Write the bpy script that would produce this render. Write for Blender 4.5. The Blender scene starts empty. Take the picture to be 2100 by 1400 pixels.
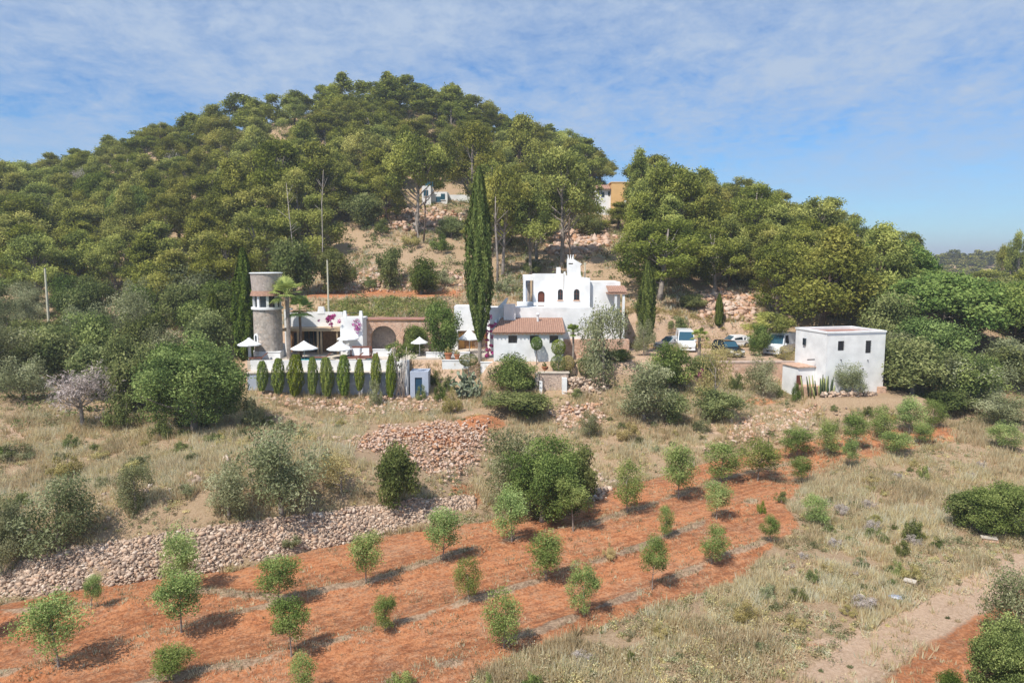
import bpy, math, random
import numpy as np
from mathutils import Vector
from mathutils.geometry import tessellate_polygon

S = bpy.context.scene
COL = S.collection
RNG = np.random.default_rng(7)
random.seed(7)

# ------------------------------------------------------------------ camera
F = 1500.0; ZC = 20.0; PITCH = math.atan(170/1500)
cam = bpy.data.cameras.new('camera'); camo = bpy.data.objects.new('camera', cam); COL.objects.link(camo)
camo.location = (0, 0, ZC); camo.rotation_euler = (math.pi/2 - PITCH, 0, 0)
cam.sensor_width = 36; cam.lens = 36*F/2100; cam.clip_start = 0.5; cam.clip_end = 12000
S.camera = camo
# ------------------------------------------------------------------ light
SUN_EL = math.radians(54); SUN_AZ = math.radians(180+36)      # clockwise from +Y
world = bpy.data.worlds.new("World"); S.world = world; world.use_nodes = True
def build_world():
    nt = world.node_tree; N = nt.nodes; L = nt.links; N.clear()
    out = N.new('ShaderNodeOutputWorld'); bg = N.new('ShaderNodeBackground'); bg.inputs[1].default_value = 0.105
    sky = N.new('ShaderNodeTexSky'); sky.sky_type = 'NISHITA'; sky.sun_disc = False
    sky.sun_elevation = SUN_EL; sky.sun_rotation = SUN_AZ; sky.air_density = 1.0; sky.dust_density = 0.15; sky.ozone_density = 4.0
    tc = N.new('ShaderNodeTexCoord'); sep = N.new('ShaderNodeSeparateXYZ'); L.new(tc.outputs['Generated'], sep.inputs[0])
    def M(op, a, b=None, c=None):
        n = N.new('ShaderNodeMath'); n.operation = op
        for i, v in enumerate((a, b, c)):
            if v is None: continue
            if isinstance(v, (int, float)): n.inputs[i].default_value = v
            else: L.new(v, n.inputs[i])
        return n.outputs[0]
    zz = M('ADD', M('MAXIMUM', sep.outputs[2], 0.0), 0.22)
    cx = M('DIVIDE', sep.outputs[0], zz); cy = M('DIVIDE', sep.outputs[1], zz)
    cmb = N.new('ShaderNodeCombineXYZ'); L.new(cx, cmb.inputs[0]); L.new(cy, cmb.inputs[1])
    def noise(scale, detail, rough, off, sx=1, sy=1, dist=0.0):
        mp = N.new('ShaderNodeMapping'); mp.inputs['Location'].default_value = off; mp.inputs['Scale'].default_value = (sx, sy, 1)
        L.new(cmb.outputs[0], mp.inputs[0]); n = N.new('ShaderNodeTexNoise'); n.inputs['Scale'].default_value = scale
        n.inputs['Detail'].default_value = detail; n.inputs['Roughness'].default_value = rough; n.inputs['Distortion'].default_value = dist
        L.new(mp.outputs[0], n.inputs['Vector']); return n.outputs['Fac']
    big = noise(1.3, 3, 0.5, (3.1, 8.2, 0), 1.0, 0.8)
    mid = noise(5.0, 9, 0.66, (1.3, 2.2, 0), 1.0, 0.8, 0.35)
    fine = noise(17.0, 6, 0.65, (5.3, 1.2, 0), 1.0, 0.9, 0.4)
    d = M('ADD', M('MULTIPLY', big, 0.85), M('ADD', M('MULTIPLY', mid, 1.0), M('MULTIPLY', fine, 0.55)))
    r = N.new('ShaderNodeMapRange'); r.inputs['From Min'].default_value = .94; r.inputs['From Max'].default_value = 1.44
    L.new(d, r.inputs['Value']); 
    e = N.new('ShaderNodeMapRange'); e.inputs['From Min'].default_value = 0.015; e.inputs['From Max'].default_value = 0.17
    L.new(sep.outputs[2], e.inputs['Value'])
    fac = M('MULTIPLY', M('MULTIPLY', M('POWER', r.outputs[0], 0.8), e.outputs[0]), 1.0)
    mix = N.new('ShaderNodeMixRGB'); L.new(fac, mix.inputs[0]); 
    tint = N.new('ShaderNodeMixRGB'); tint.blend_type = 'MULTIPLY'; tint.inputs[0].default_value = 1.0
    L.new(sky.outputs[0], tint.inputs[1]); tint.inputs[2].default_value = SKY_TINT
    L.new(tint.outputs[0], mix.inputs[1]); mix.inputs[2].default_value = CLOUD
    L.new(mix.outputs[0], bg.inputs[0]); L.new(bg.outputs[0], out.inputs[0])
SKY_TINT = (0.50, 0.76, 1.0, 1); CLOUD = (3.4, 4.25, 5.6, 1)
build_world()
sun = bpy.data.lights.new('sun', 'SUN'); sun.energy = 4.1; sun.angle = math.radians(0.5); sun.color = (1, 0.95, 0.87)
suno = bpy.data.objects.new('sun', sun); COL.objects.link(suno)
sd = Vector((math.sin(SUN_AZ)*math.cos(SUN_EL), math.cos(SUN_AZ)*math.cos(SUN_EL), math.sin(SUN_EL)))
suno.rotation_euler = sd.to_track_quat('Z', 'Y').to_euler()
S.view_settings.view_transform = 'Standard'; S.view_settings.look = 'None'; S.view_settings.gamma = 1
S.view_settings.exposure = 0.38
S.cycles.max_bounces = 5; S.cycles.diffuse_bounces = 3; S.cycles.glossy_bounces = 2; S.cycles.transmission_bounces = 3
S.cycles.caustics_reflective = False; S.cycles.caustics_refractive = False

# ------------------------------------------------------------------ object helpers
def tag(o, label=None, cat=None, group=None, kind=None):
    if label: o['label'] = label
    if cat: o['category'] = cat
    if group: o['group'] = group
    if kind: o['kind'] = kind
    return o
def thing(name, label, cat, loc=(0, 0, 0), rz=0.0, group=None, sc=(1, 1, 1)):
    o = bpy.data.objects.new(name, None); COL.objects.link(o)
    o.location = loc; o.rotation_euler = (0, 0, rz); o.scale = sc; o.empty_display_size = 0.3
    return tag(o, label, cat, group)
def link(name, mesh, parent=None, loc=(0, 0, 0), rot=(0, 0, 0), sc=(1, 1, 1)):
    o = bpy.data.objects.new(name, mesh); COL.objects.link(o); o.parent = parent
    o.location = loc; o.rotation_euler = rot; o.scale = sc
    return o
def np_mesh(name, V, Fc, mat, tint=None, smooth=False, col=None):
    """V (n,3), Fc (m,k) -> mesh; tint = per vertex float"""
    V = np.asarray(V, np.float32); Fc = np.asarray(Fc, np.int32); m, k = Fc.shape
    me = bpy.data.meshes.new(name); me.vertices.add(len(V)); me.vertices.foreach_set('co', V.ravel())
    me.loops.add(m*k); me.loops.foreach_set('vertex_index', Fc.ravel()); me.polygons.add(m)
    me.polygons.foreach_set('loop_start', np.arange(0, m*k, k, dtype=np.int32))
    if smooth: me.polygons.foreach_set('use_smooth', np.ones(m, bool))
    if tint is not None:
        a = me.attributes.new('tint', 'FLOAT', 'POINT'); a.data.foreach_set('value', np.asarray(tint, np.float32))
    if col is not None:
        a = me.attributes.new('zone', 'FLOAT_COLOR', 'POINT'); a.data.foreach_set('color', np.asarray(col, np.float32).ravel())
    me.update(calc_edges=True)
    if mat: me.materials.append(mat)
    return me

class MB:
    """small mesh builder"""
    def __init__(s): s.v = []; s.f = []
    def add(s, v, f):
        n = len(s.v); s.v += [tuple(p) for p in v]; s.f += [tuple(i+n for i in q) for q in f]; return s
    def box(s, x0, x1, y0, y1, z0, z1, tx=0, ty=0):
        v = [(x0, y0, z0), (x1, y0, z0), (x1, y1, z0), (x0, y1, z0), (x0+tx, y0+ty, z1), (x1-tx, y0+ty, z1), (x1-tx, y1-ty, z1), (x0+tx, y1-ty, z1)]
        return s.add(v, [(3, 2, 1, 0), (4, 5, 6, 7), (0, 1, 5, 4), (1, 2, 6, 5), (2, 3, 7, 6), (3, 0, 4, 7)])
    def tube(s, pts, rad, n=8, cap=True):
        pts = [Vector(p) for p in pts]; rings = []
        for i, p in enumerate(pts):
            d = (pts[min(i+1, len(pts)-1)] - pts[max(i-1, 0)]).normalized()
            a = d.cross(Vector((0.3, 1, 0.1))).normalized() if abs(d.y) < .95 else d.cross(Vector((1, 0, 0))).normalized()
            b = d.cross(a)
            r = rad[i] if isinstance(rad, (list, tuple)) else rad
            rings.append([p + (a*math.cos(t) + b*math.sin(t))*r for t in (2*math.pi*k/n for k in range(n))])
        v = [q for r_ in rings for q in r_]; f = []
        for i in range(len(rings)-1):
            for k in range(n):
                f.append((i*n+k, i*n+(k+1) % n, (i+1)*n+(k+1) % n, (i+1)*n+k))
        if cap: f.append(tuple(range(n-1, -1, -1))); f.append(tuple(range((len(rings)-1)*n, len(rings)*n)))
        return s.add(v, f)
    def lathe(s, cx, cy, prof, n=24, top=True):
        v = []; f = []
        for r, z in prof:
            v += [(cx+r*math.cos(2*math.pi*k/n), cy+r*math.sin(2*math.pi*k/n), z) for k in range(n)]
        for i in range(len(prof)-1):
            for k in range(n): f.append((i*n+k, i*n+(k+1) % n, (i+1)*n+(k+1) % n, (i+1)*n+k))
        if top: f.append(tuple(range((len(prof)-1)*n, len(prof)*n)))
        return s.add(v, f)
    def wall(s, outline, holes, y0, y1, T=None):
        """wall in xz plane between y0 (front) and y1, with hole polygons"""
        polys = [outline]+holes; flat = [p for q in polys for p in q]
        tris = tessellate_polygon([[Vector((p[0], p[1], 0)) for p in q] for q in polys])
        n = len(flat)
        v = [(p[0], y0, p[1]) for p in flat]+[(p[0], y1, p[1]) for p in flat]
        f = [tuple(t) for t in tris]+[tuple(i+n for i in reversed(t)) for t in tris]
        o = 0
        for q in polys:
            m = len(q)
            for i in range(m):
                a = o+i; b = o+(i+1) % m; f.append((a, b, b+n, a+n))
            o += m
        return s.add(v, f)
    def prism(s, prof, y0, y1):  # prof in xz
        return s.wall(prof, [], y0, y1)
    def rocks(s, pts, size, seed=0): return s
    def mesh(s, name, mat, smooth=False, bevel=0):
        me = bpy.data.meshes.new(name); me.from_pydata(s.v, [], s.f); me.materials.append(mat)
        if smooth: me.polygons.foreach_set('use_smooth', np.ones(len(me.polygons), bool))
        me.update(); return me
    def obj(s, name, mat, parent=None, smooth=False, loc=(0, 0, 0), rot=(0, 0, 0)):
        import bmesh
        me = s.mesh(name, mat, smooth); bm = bmesh.new(); bm.from_mesh(me)
        bmesh.ops.recalc_face_normals(bm, faces=bm.faces); bm.to_mesh(me); bm.free()
        return link(name, me, parent, loc, rot)
def rect(x0, x1, z0, z1): return [(x0, z0), (x1, z0), (x1, z1), (x0, z1)]
def arch(x0, x1, z0, z1, n=10):
    r = (x1-x0)/2; c = (x0+x1)/2; zs = max(z0+0.05, z1-r)
    return [(x0, z0), (x1, z0)]+[(c+r*math.cos(t), zs+(z1-zs)*math.sin(t)) for t in (math.pi*k/n for k in range(n+1))]

# ------------------------------------------------------------------ projection
ct, st = math.cos(PITCH), math.sin(PITCH)
def ray(u, v):
    a = (u-1050)/F; b = (700-v)/F
    return a/(ct+b*st), (-st+b*ct)/(ct+b*st)      # x and z per metre of depth
def pix(u, v, y):
    sx, sz = ray(u, v); return sx*y, y, ZC+sz*y
def proj(x, y, z):
    dz = np.asarray(z)-ZC; dep = y*ct-dz*st; up = y*st+dz*ct
    return 1050+F*x/dep, 700-F*up/dep

# ------------------------------------------------------------------ noise
def vnoise(x, y, seed=0):
    xi = np.floor(x).astype(np.int64); yi = np.floor(y).astype(np.int64); fx = x-xi; fy = y-yi
    fx = fx*fx*(3-2*fx); fy = fy*fy*(3-2*fy)
    def h(i, j):
        n = (i*374761393+j*668265263+seed*1442695041) & 0x7fffffff
        n = ((n ^ (n >> 13))*1274126177) & 0x7fffffff
        return ((n ^ (n >> 16)) & 0xffff)/65535.0
    return (h(xi, yi)*(1-fx)+h(xi+1, yi)*fx)*(1-fy)+(h(xi, yi+1)*(1-fx)+h(xi+1, yi+1)*fx)*fy
def fbm(x, y, seed=0, o=4):
    s = 0; a = .5
    for i in range(o): s = s+a*vnoise(x*2**i, y*2**i, seed+i*17); a *= .5
    return s/(1-.5**o)

# ------------------------------------------------------------------ terrain
PLN = 3.0
def on_plane(u, v, z=PLN):
    sx, sz = ray(u, v); t = (z-ZC)/sz; return sx*t, t
ctrl = [(x, y, PLN) for x, y in ((-40, 10), (0, 10), (40, 10), (-30, 24), (-10, 24), (10, 24), (35, 24), (-20, 31), (0, 34), (20, 34), (40, 34), (10, 43), (30, 45), (50, 45), (26, 53))]
WALL = [(-120, 1240, 1185), (0, 1226, 1160), (160, 1208, 1118), (320, 1186, 1096), (480, 1162, 1072), (620, 1130, 1058), (760, 1102, 1036), (880, 1074, 1022), (975, 1046, 1018)]
WB = []; WT = []
for u, vb, vt in WALL:
    x, y = on_plane(u, vb); hgt = 1.5
    yt = y+1.5; p = pix(u, vt, yt); WB.append((x, y, PLN)); WT.append((p[0], p[1], max(p[2], PLN+.35)))
ctrl += [(x, y-.3, z) for x, y, z in WB]+[(x, y+.2, z) for x, y, z in WT]
for u, v, y in [(200, 1000, 48), (100, 900, 60), (400, 900, 58), (600, 880, 62), (700, 830, 71), (850, 828, 71), (900, 900, 62), (1000, 1000, 52.5),
                (1200, 850, 68), (1250, 900, 63), (1350, 930, 60), (1450, 870, 66), (1550, 880, 65), (1600, 830, 70), (1750, 835, 69), (1900, 850, 69), (2100, 865, 67), (2400, 870, 66),
                (0, 870, 62), (150, 830, 68), (0, 760, 80), (250, 750, 80), (-300, 850, 60), (-300, 690, 95), (-300, 500, 150), (-300, 420, 190),
                (800, 640, 90), (800, 603, 100), (640, 608, 100), (940, 601, 100), (750, 560, 108), (740, 490, 124), (870, 490, 124), (700, 430, 140), (800, 410, 148), (1000, 450, 140), (1100, 500, 125), (1200, 510, 120),
                (1200, 600, 100), (1050, 600, 98), (1300, 560, 105), (1350, 640, 92), (1450, 655, 92), (1500, 640, 94), (1530, 590, 105), (1600, 680, 90), (1700, 650, 92), (1850, 700, 85), (2000, 740, 80), (2400, 720, 100),
                (0, 650, 100), (0, 500, 145), (250, 600, 112), (300, 450, 150), (500, 600, 112), (500, 430, 150), (600, 350, 170), (850, 300, 180),
                (0, 405, 190), (150, 362, 195), (350, 300, 200), (520, 264, 202), (690, 222, 205), (850, 226, 205), (980, 270, 200), (1080, 322, 190), (1170, 350, 182), (1240, 425, 170), (1400, 440, 150), (1500, 470, 145), (1600, 500, 140), (1700, 530, 135), (1800, 572, 130), (1950, 605, 122), (2100, 640, 120)]:
    ctrl.append(pix(u, v, y))
for u, v, y in ((1730, 915, 61), (1840, 900, 62), (1960, 893, 63), (2100, 905, 62)): ctrl.append(pix(u, v, y))
ctrl += [(-200, 260, 15), (-60, 260, 38), (0, 260, 34), (80, 240, 8), (150, 200, -2), (-200, 330, 0), (0, 340, 5), (200, 330, -5), (-260, 100, 8), (220, 90, 2), (200, 40, 2), (-200, 30, 4)]
C = np.array(ctrl, float)
def _U(r2): return np.where(r2 > 0, r2*np.log(np.maximum(r2, 1e-9)), 0)
_sc = 100.0
_P = C[:, :2]/_sc; _n = len(C)
_K = _U(((_P[:, None]-_P[None])**2).sum(-1))+np.eye(_n)*2e-4
_Pm = np.c_[np.ones(_n), _P]; _A = np.block([[_K, _Pm], [_Pm.T, np.zeros((3, 3))]])
_w = np.linalg.solve(_A, np.r_[C[:, 2], 0, 0, 0])
def tps(x, y):
    q = np.c_[np.ravel(x), np.ravel(y)]/_sc; out = np.empty(len(q))
    for i in range(0, len(q), 40000):
        s = q[i:i+40000]; out[i:i+40000] = _U(((s[:, None]-_P[None])**2).sum(-1))@_w[:_n]+_w[_n]+s@_w[_n+1:]
    return out.reshape(np.shape(x))
def inpoly(x, y, poly):
    x = np.asarray(x); y = np.asarray(y); c = np.zeros(np.shape(x), bool); n = len(poly)
    for i in range(n):
        x1, y1 = poly[i]; x2, y2 = poly[(i+1) % n]
        if y1 == y2: continue
        k = ((y1 > y) != (y2 > y)) & (x < (x2-x1)*(y-y1)/(y2-y1)+x1); c ^= k
    return c
def pdist(x, y, line):
    x = np.asarray(x, float); y = np.asarray(y, float); d = np.full(np.shape(x), 1e9)
    for (x1, y1), (x2, y2) in zip(line[:-1], line[1:]):
        L2 = (x2-x1)**2+(y2-y1)**2+1e-9; t = np.clip(((x-x1)*(x2-x1)+(y-y1)*(y2-y1))/L2, 0, 1)
        d = np.minimum(d, np.hypot(x-x1-t*(x2-x1), y-y1-t*(y2-y1)))
    return d
FIELD_PX = [(-200, 1290), (-50, 1258), (0, 1240), (130, 1215), (400, 1172), (480, 1170), (640, 1128), (860, 1088), (1000, 1068), (1230, 1004), (1330, 984), (1470, 944), (1580, 925), (1650, 935), (1690, 960), (1660, 985), (1610, 1030), (1640, 1080), (1560, 1140), (1530, 1185), (1330, 1250), (1150, 1312), (1000, 1372), (930, 1430), (700, 1560), (-300, 1560)]
FIELD = [on_plane(*p) for p in FIELD_PX]
RED2 = [(1560, 930), (1640, 905), (1760, 886), (1900, 868), (2005, 884), (1960, 906), (1850, 925), (1750, 948), (1680, 975), (1600, 960)]
TRACK = [on_plane(*p) for p in ((1740, 1480), (1800, 1410), (1900, 1322), (2060, 1232), (2180, 1150), (2300, 1180), (2160, 1290), (2050, 1420), (1990, 1500))]
ROWS_PX = [[(-80, 1262), (200, 1252), (400, 1216), (585, 1232), (763, 1196)], [(763, 1196), (915, 1146), (1057, 1110), (1185, 1088), (1290, 1052), (1393, 1022), (1478, 988), (1640, 948), (1757, 922)],
           [(-80, 1400), (140, 1366), (385, 1296), (585, 1236), (700, 1205)], [(605, 1345), (800, 1290), (968, 1235), (1128, 1190), (1250, 1150), (1370, 1105), (1468, 1065), (1545, 1030)],
           [(-60, 1480), (200, 1430), (605, 1345)], [(750, 1425), (1035, 1325), (1197, 1265), (1337, 1210), (1458, 1155), (1578, 1110)]]
ROWS = [[on_plane(*p) for p in r] for r in ROWS_PX]
# pads: x0,x1,y0,y1,z,margin
PADS = [(-28, -13.2, 74.9, 87, 9.35, 1.0), (-11.0, -1.0, 77.0, 87, 9.35, 2.6), (-2.0, 12.5, 75.0, 88, 9.35, 1.5), (14, 29.0, 76.6, 90, 9.2, 1.2), (29, 39, 68.0, 76.0, 6.85, 1.5), (-27, -8, 97, 102.5, 15.1, 3.0)]
PALE = [on_plane(*p) for p in ((1400, 1480), (1600, 1395), (1800, 1285), (1960, 1195), (2200, 1080), (2250, 1190), (2060, 1238), (1895, 1325), (1790, 1420), (1740, 1480))]
def height(x, y):
    x = np.asarray(x, float); y = np.asarray(y, float)
    h = tps(x, y)
    r = np.hypot(x*0.75, y-110); k = np.clip((r-190)/90, 0, 1); k = k*k*(3-2*k)
    far = -6+22*np.exp(-(((x-330)/170)**2+((y-520)/90)**2))+10*np.exp(-(((x-560)/150)**2+((y-700)/120)**2))
    h = h*(1-k)+far*k
    fl = np.clip(1-pdist(x, y, FIELD+FIELD[:1])/1.2, 0, 1); m = np.where(inpoly(x, y, FIELD), 1, fl)
    near_wall = pdist(x, y, [(p[0], p[1]) for p in WT]); m = m*np.where((near_wall < 1.4) & ~inpoly(x, y, FIELD), 0, 1)
    h = h*(1-m)+PLN*m
    h = h+np.where((y > 20) & (y < 230), (fbm(x/3.5, y/3.5, 5)-.5)*.5*(1-m), 0)
    if np.size(x) < 3e6:
        dr = np.min([pdist(x, y, r) for r in ROWS], axis=0)
        h = h+m*(0.26*np.exp(-(dr/.6)**2)+(fbm(x/1.1, y/1.1, 9)-.5)*.22)
    for x0, x1, y0, y1, z, mg in PADS:
        d = np.maximum(np.maximum(x0-x, x-x1), np.maximum(y0-y, y-y1)); k = np.clip(1-d/mg, 0, 1); k = k*k*(3-2*k)
        h = h*(1-k)+z*k
    # rubble mound
    mx, my, _ = pix(880, 925, 60.5)
    h = h+0.9*np.exp(-(((x-mx)/4.5)**2+((y-my)/3.6)**2))
    mx, my, _ = pix(985, 868, 66)
    h = h+0.8*np.exp(-(((x-mx)/1.6)**2+((y-my)/1.3)**2))
    return h
def grow(a, b, st0, g):
    out = [a]; s = st0
    while out[-1] < b: out.append(out[-1]+s); s *= g
    return out
xr = np.arange(-62, 72, .5); xs = np.array([-v for v in grow(62.5, 4500, .8, 1.07)][::-1]+list(xr)+grow(72.3, 4500, .8, 1.07))
ys = np.array(sorted([-v for v in grow(0, 200, 4, 1.3)])+list(np.arange(4, 22, 1.5))+list(np.arange(22, 92, .4))+list(np.arange(92, 215, 1.2))+grow(216, 9000, 2, 1.07))
GX, GY = np.meshgrid(xs, ys); GZ = height(GX, GY)
nx, ny = len(xs), len(ys)
# fast ground lookup
def hgt(x, y):
    x = np.asarray(x, float); y = np.asarray(y, float)
    i = np.clip(np.searchsorted(xs, x)-1, 0, nx-2); j = np.clip(np.searchsorted(ys, y)-1, 0, ny-2)
    a = (x-xs[i])/(xs[i+1]-xs[i]); b = (y-ys[j])/(ys[j+1]-ys[j])
    return (GZ[j, i]*(1-a)+GZ[j, i+1]*a)*(1-b)+(GZ[j+1, i]*(1-a)+GZ[j+1, i+1]*a)*b
def hit(u, v):
    sx, sz = ray(u, v); t = np.arange(20, 700, .1); g = hgt(sx*t, t); k = np.argmax(ZC+sz*t < g)
    return float(sx*t[k]), float(t[k]), float(g[k])

# ------------------------------------------------------------------ materials
def NM(name):
    m = bpy.data.materials.new(name); m.use_nodes = True; nt = m.node_tree; nt.nodes.clear()
    return m, nt, nt.nodes, nt.links
def rgba(c): return (c[0], c[1], c[2], 1)
def simple(name, c, rough=.8, var=.12, scale=3.0, bump=0.0, metal=0.0, spec=.3, c2=None):
    m, nt, N, L = NM(name); o = N.new('ShaderNodeOutputMaterial'); p = N.new('ShaderNodeBsdfPrincipled')
    p.inputs['Roughness'].default_value = rough; p.inputs['Metallic'].default_value = metal; p.inputs['Specular IOR Level'].default_value = spec
    tc = N.new('ShaderNodeTexCoord'); n = N.new('ShaderNodeTexNoise'); n.inputs['Scale'].default_value = scale; n.inputs['Detail'].default_value = 6
    L.new(tc.outputs['Object'], n.inputs['Vector']); r = N.new('ShaderNodeValToRGB')
    d = c2 if c2 else tuple(x*(1-var*1.6) for x in c)
    r.color_ramp.elements[0].position = .35; r.color_ramp.elements[0].color = rgba(d)
    r.color_ramp.elements[1].position = .62; r.color_ramp.elements[1].color = rgba(c)
    L.new(n.outputs['Fac'], r.inputs[0]); L.new(r.outputs[0], p.inputs['Base Color'])
    if bump:
        b = N.new('ShaderNodeBump'); b.inputs['Strength'].default_value = bump; b.inputs['Distance'].default_value = .05
        L.new(n.outputs['Fac'], b.inputs['Height']); L.new(b.outputs[0], p.inputs['Normal'])
    L.new(p.outputs[0], o.inputs[0]); return m
def stone(name, cols, scale=3.0, mortar=(.3, .26, .22)):
    m, nt, N, L = NM(name); o = N.new('ShaderNodeOutputMaterial'); p = N.new('ShaderNodeBsdfPrincipled'); p.inputs['Roughness'].default_value = .9
    p.inputs['Specular IOR Level'].default_value = .15
    tc = N.new('ShaderNodeTexCoord'); v = N.new('ShaderNodeTexVoronoi'); v.inputs['Scale'].default_value = scale; L.new(tc.outputs['Object'], v.inputs['Vector'])
    v2 = N.new('ShaderNodeTexVoronoi'); v2.feature = 'DISTANCE_TO_EDGE'; v2.inputs['Scale'].default_value = scale; L.new(tc.outputs['Object'], v2.inputs['Vector'])
    sp = N.new('ShaderNodeSeparateColor'); L.new(v.outputs['Color'], sp.inputs[0]); r = N.new('ShaderNodeValToRGB')
    while len(r.color_ramp.elements) < len(cols): r.color_ramp.elements.new(.5)
    for i, c in enumerate(cols): r.color_ramp.elements[i].position = i/(len(cols)-1); r.color_ramp.elements[i].color = rgba(c)
    L.new(sp.outputs[0], r.inputs[0]); mr = N.new('ShaderNodeMapRange'); mr.inputs['From Max'].default_value = .07; L.new(v2.outputs[0], mr.inputs[0])
    mx = N.new('ShaderNodeMixRGB'); L.new(mr.outputs[0], mx.inputs[0]); mx.inputs[1].default_value = rgba(mortar); L.new(r.outputs[0], mx.inputs[2])
    b = N.new('ShaderNodeBump'); b.inputs['Strength'].default_value = .6; b.inputs['Distance'].default_value = .08; L.new(mr.outputs[0], b.inputs['Height'])
    L.new(mx.outputs[0], p.inputs['Base Color']); L.new(b.outputs[0], p.inputs['Normal']); L.new(p.outputs[0], o.inputs[0]); return m
def leafy(name, dark, mid, light, transl=.32, ov=.27, gain=1.7):
    dark, mid, light = [tuple(min(.75, c*gain) for c in q) for q in (dark, mid, light)]
    m, nt, N, L = NM(name); o = N.new('ShaderNodeOutputMaterial')
    at = N.new('ShaderNodeAttribute'); at.attribute_name = 'tint'; r = N.new('ShaderNodeValToRGB'); r.color_ramp.elements.new(.5)
    for e, pz, c in zip(r.color_ramp.elements, (.1, .5, .92), (dark, mid, light)): e.position = pz; e.color = rgba(c)
    L.new(at.outputs['Fac'], r.inputs[0]); oi = N.new('ShaderNodeObjectInfo'); hs = N.new('ShaderNodeHueSaturation')
    def mr(a, b, src):
        q = N.new('ShaderNodeMapRange'); q.inputs['To Min'].default_value = a; q.inputs['To Max'].default_value = b; L.new(src, q.inputs[0]); return q.outputs[0]
    L.new(mr(.478, .510, oi.outputs['Random']), hs.inputs['Hue']); 
    ml = N.new('ShaderNodeMath'); ml.operation = 'MULTIPLY'; ml.inputs[1].default_value = 7.31; L.new(oi.outputs['Random'], ml.inputs[0])
    fr = N.new('ShaderNodeMath'); fr.operation = 'FRACT'; L.new(ml.outputs[0], fr.inputs[0])
    L.new(mr(1-ov, 1+ov, fr.outputs[0]), hs.inputs['Value']); L.new(mr(1.0, .86, fr.outputs[0]), hs.inputs['Saturation'])
    L.new(r.outputs[0], hs.inputs['Color'])
    d = N.new('ShaderNodeBsdfDiffuse'); t = N.new('ShaderNodeBsdfTranslucent'); mx = N.new('ShaderNodeMixShader'); mx.inputs[0].default_value = transl
    L.new(hs.outputs[0], d.inputs[0]); L.new(hs.outputs[0], t.inputs[0]); L.new(d.outputs[0], mx.inputs[1]); L.new(t.outputs[0], mx.inputs[2]); L.new(mx.outputs[0], o.inputs[0]); return m
def tinted(name, cols, rough=.9):
    m, nt, N, L = NM(name); o = N.new('ShaderNodeOutputMaterial'); p = N.new('ShaderNodeBsdfPrincipled'); p.inputs['Roughness'].default_value = rough
    p.inputs['Specular IOR Level'].default_value = .15
    at = N.new('ShaderNodeAttribute'); at.attribute_name = 'tint'; r = N.new('ShaderNodeValToRGB')
    while len(r.color_ramp.elements) < len(cols): r.color_ramp.elements.new(.5)
    for i, c in enumerate(cols): r.color_ramp.elements[i].position = i/(len(cols)-1); r.color_ramp.elements[i].color = rgba(c)
    L.new(at.outputs['Fac'], r.inputs[0]); tc = N.new('ShaderNodeTexCoord'); n = N.new('ShaderNodeTexNoise'); n.inputs['Scale'].default_value = 9; L.new(tc.outputs['Object'], n.inputs['Vector'])
    mm = N.new('ShaderNodeMixRGB'); mm.blend_type = 'OVERLAY'; mm.inputs[0].default_value = .35; L.new(r.outputs[0], mm.inputs[1]); L.new(n.outputs['Fac'], mm.inputs[2])
    L.new(mm.outputs[0], p.inputs['Base Color']); L.new(p.outputs[0], o.inputs[0]); return m
def glassy(name, c, rough=.08): 
    m, nt, N, L = NM(name); o = N.new('ShaderNodeOutputMaterial'); p = N.new('ShaderNodeBsdfPrincipled'); p.inputs['Base Color'].default_value = rgba(c)
    p.inputs['Roughness'].default_value = rough; p.inputs['Specular IOR Level'].default_value = .7; L.new(p.outputs[0], o.inputs[0]); return m

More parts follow.
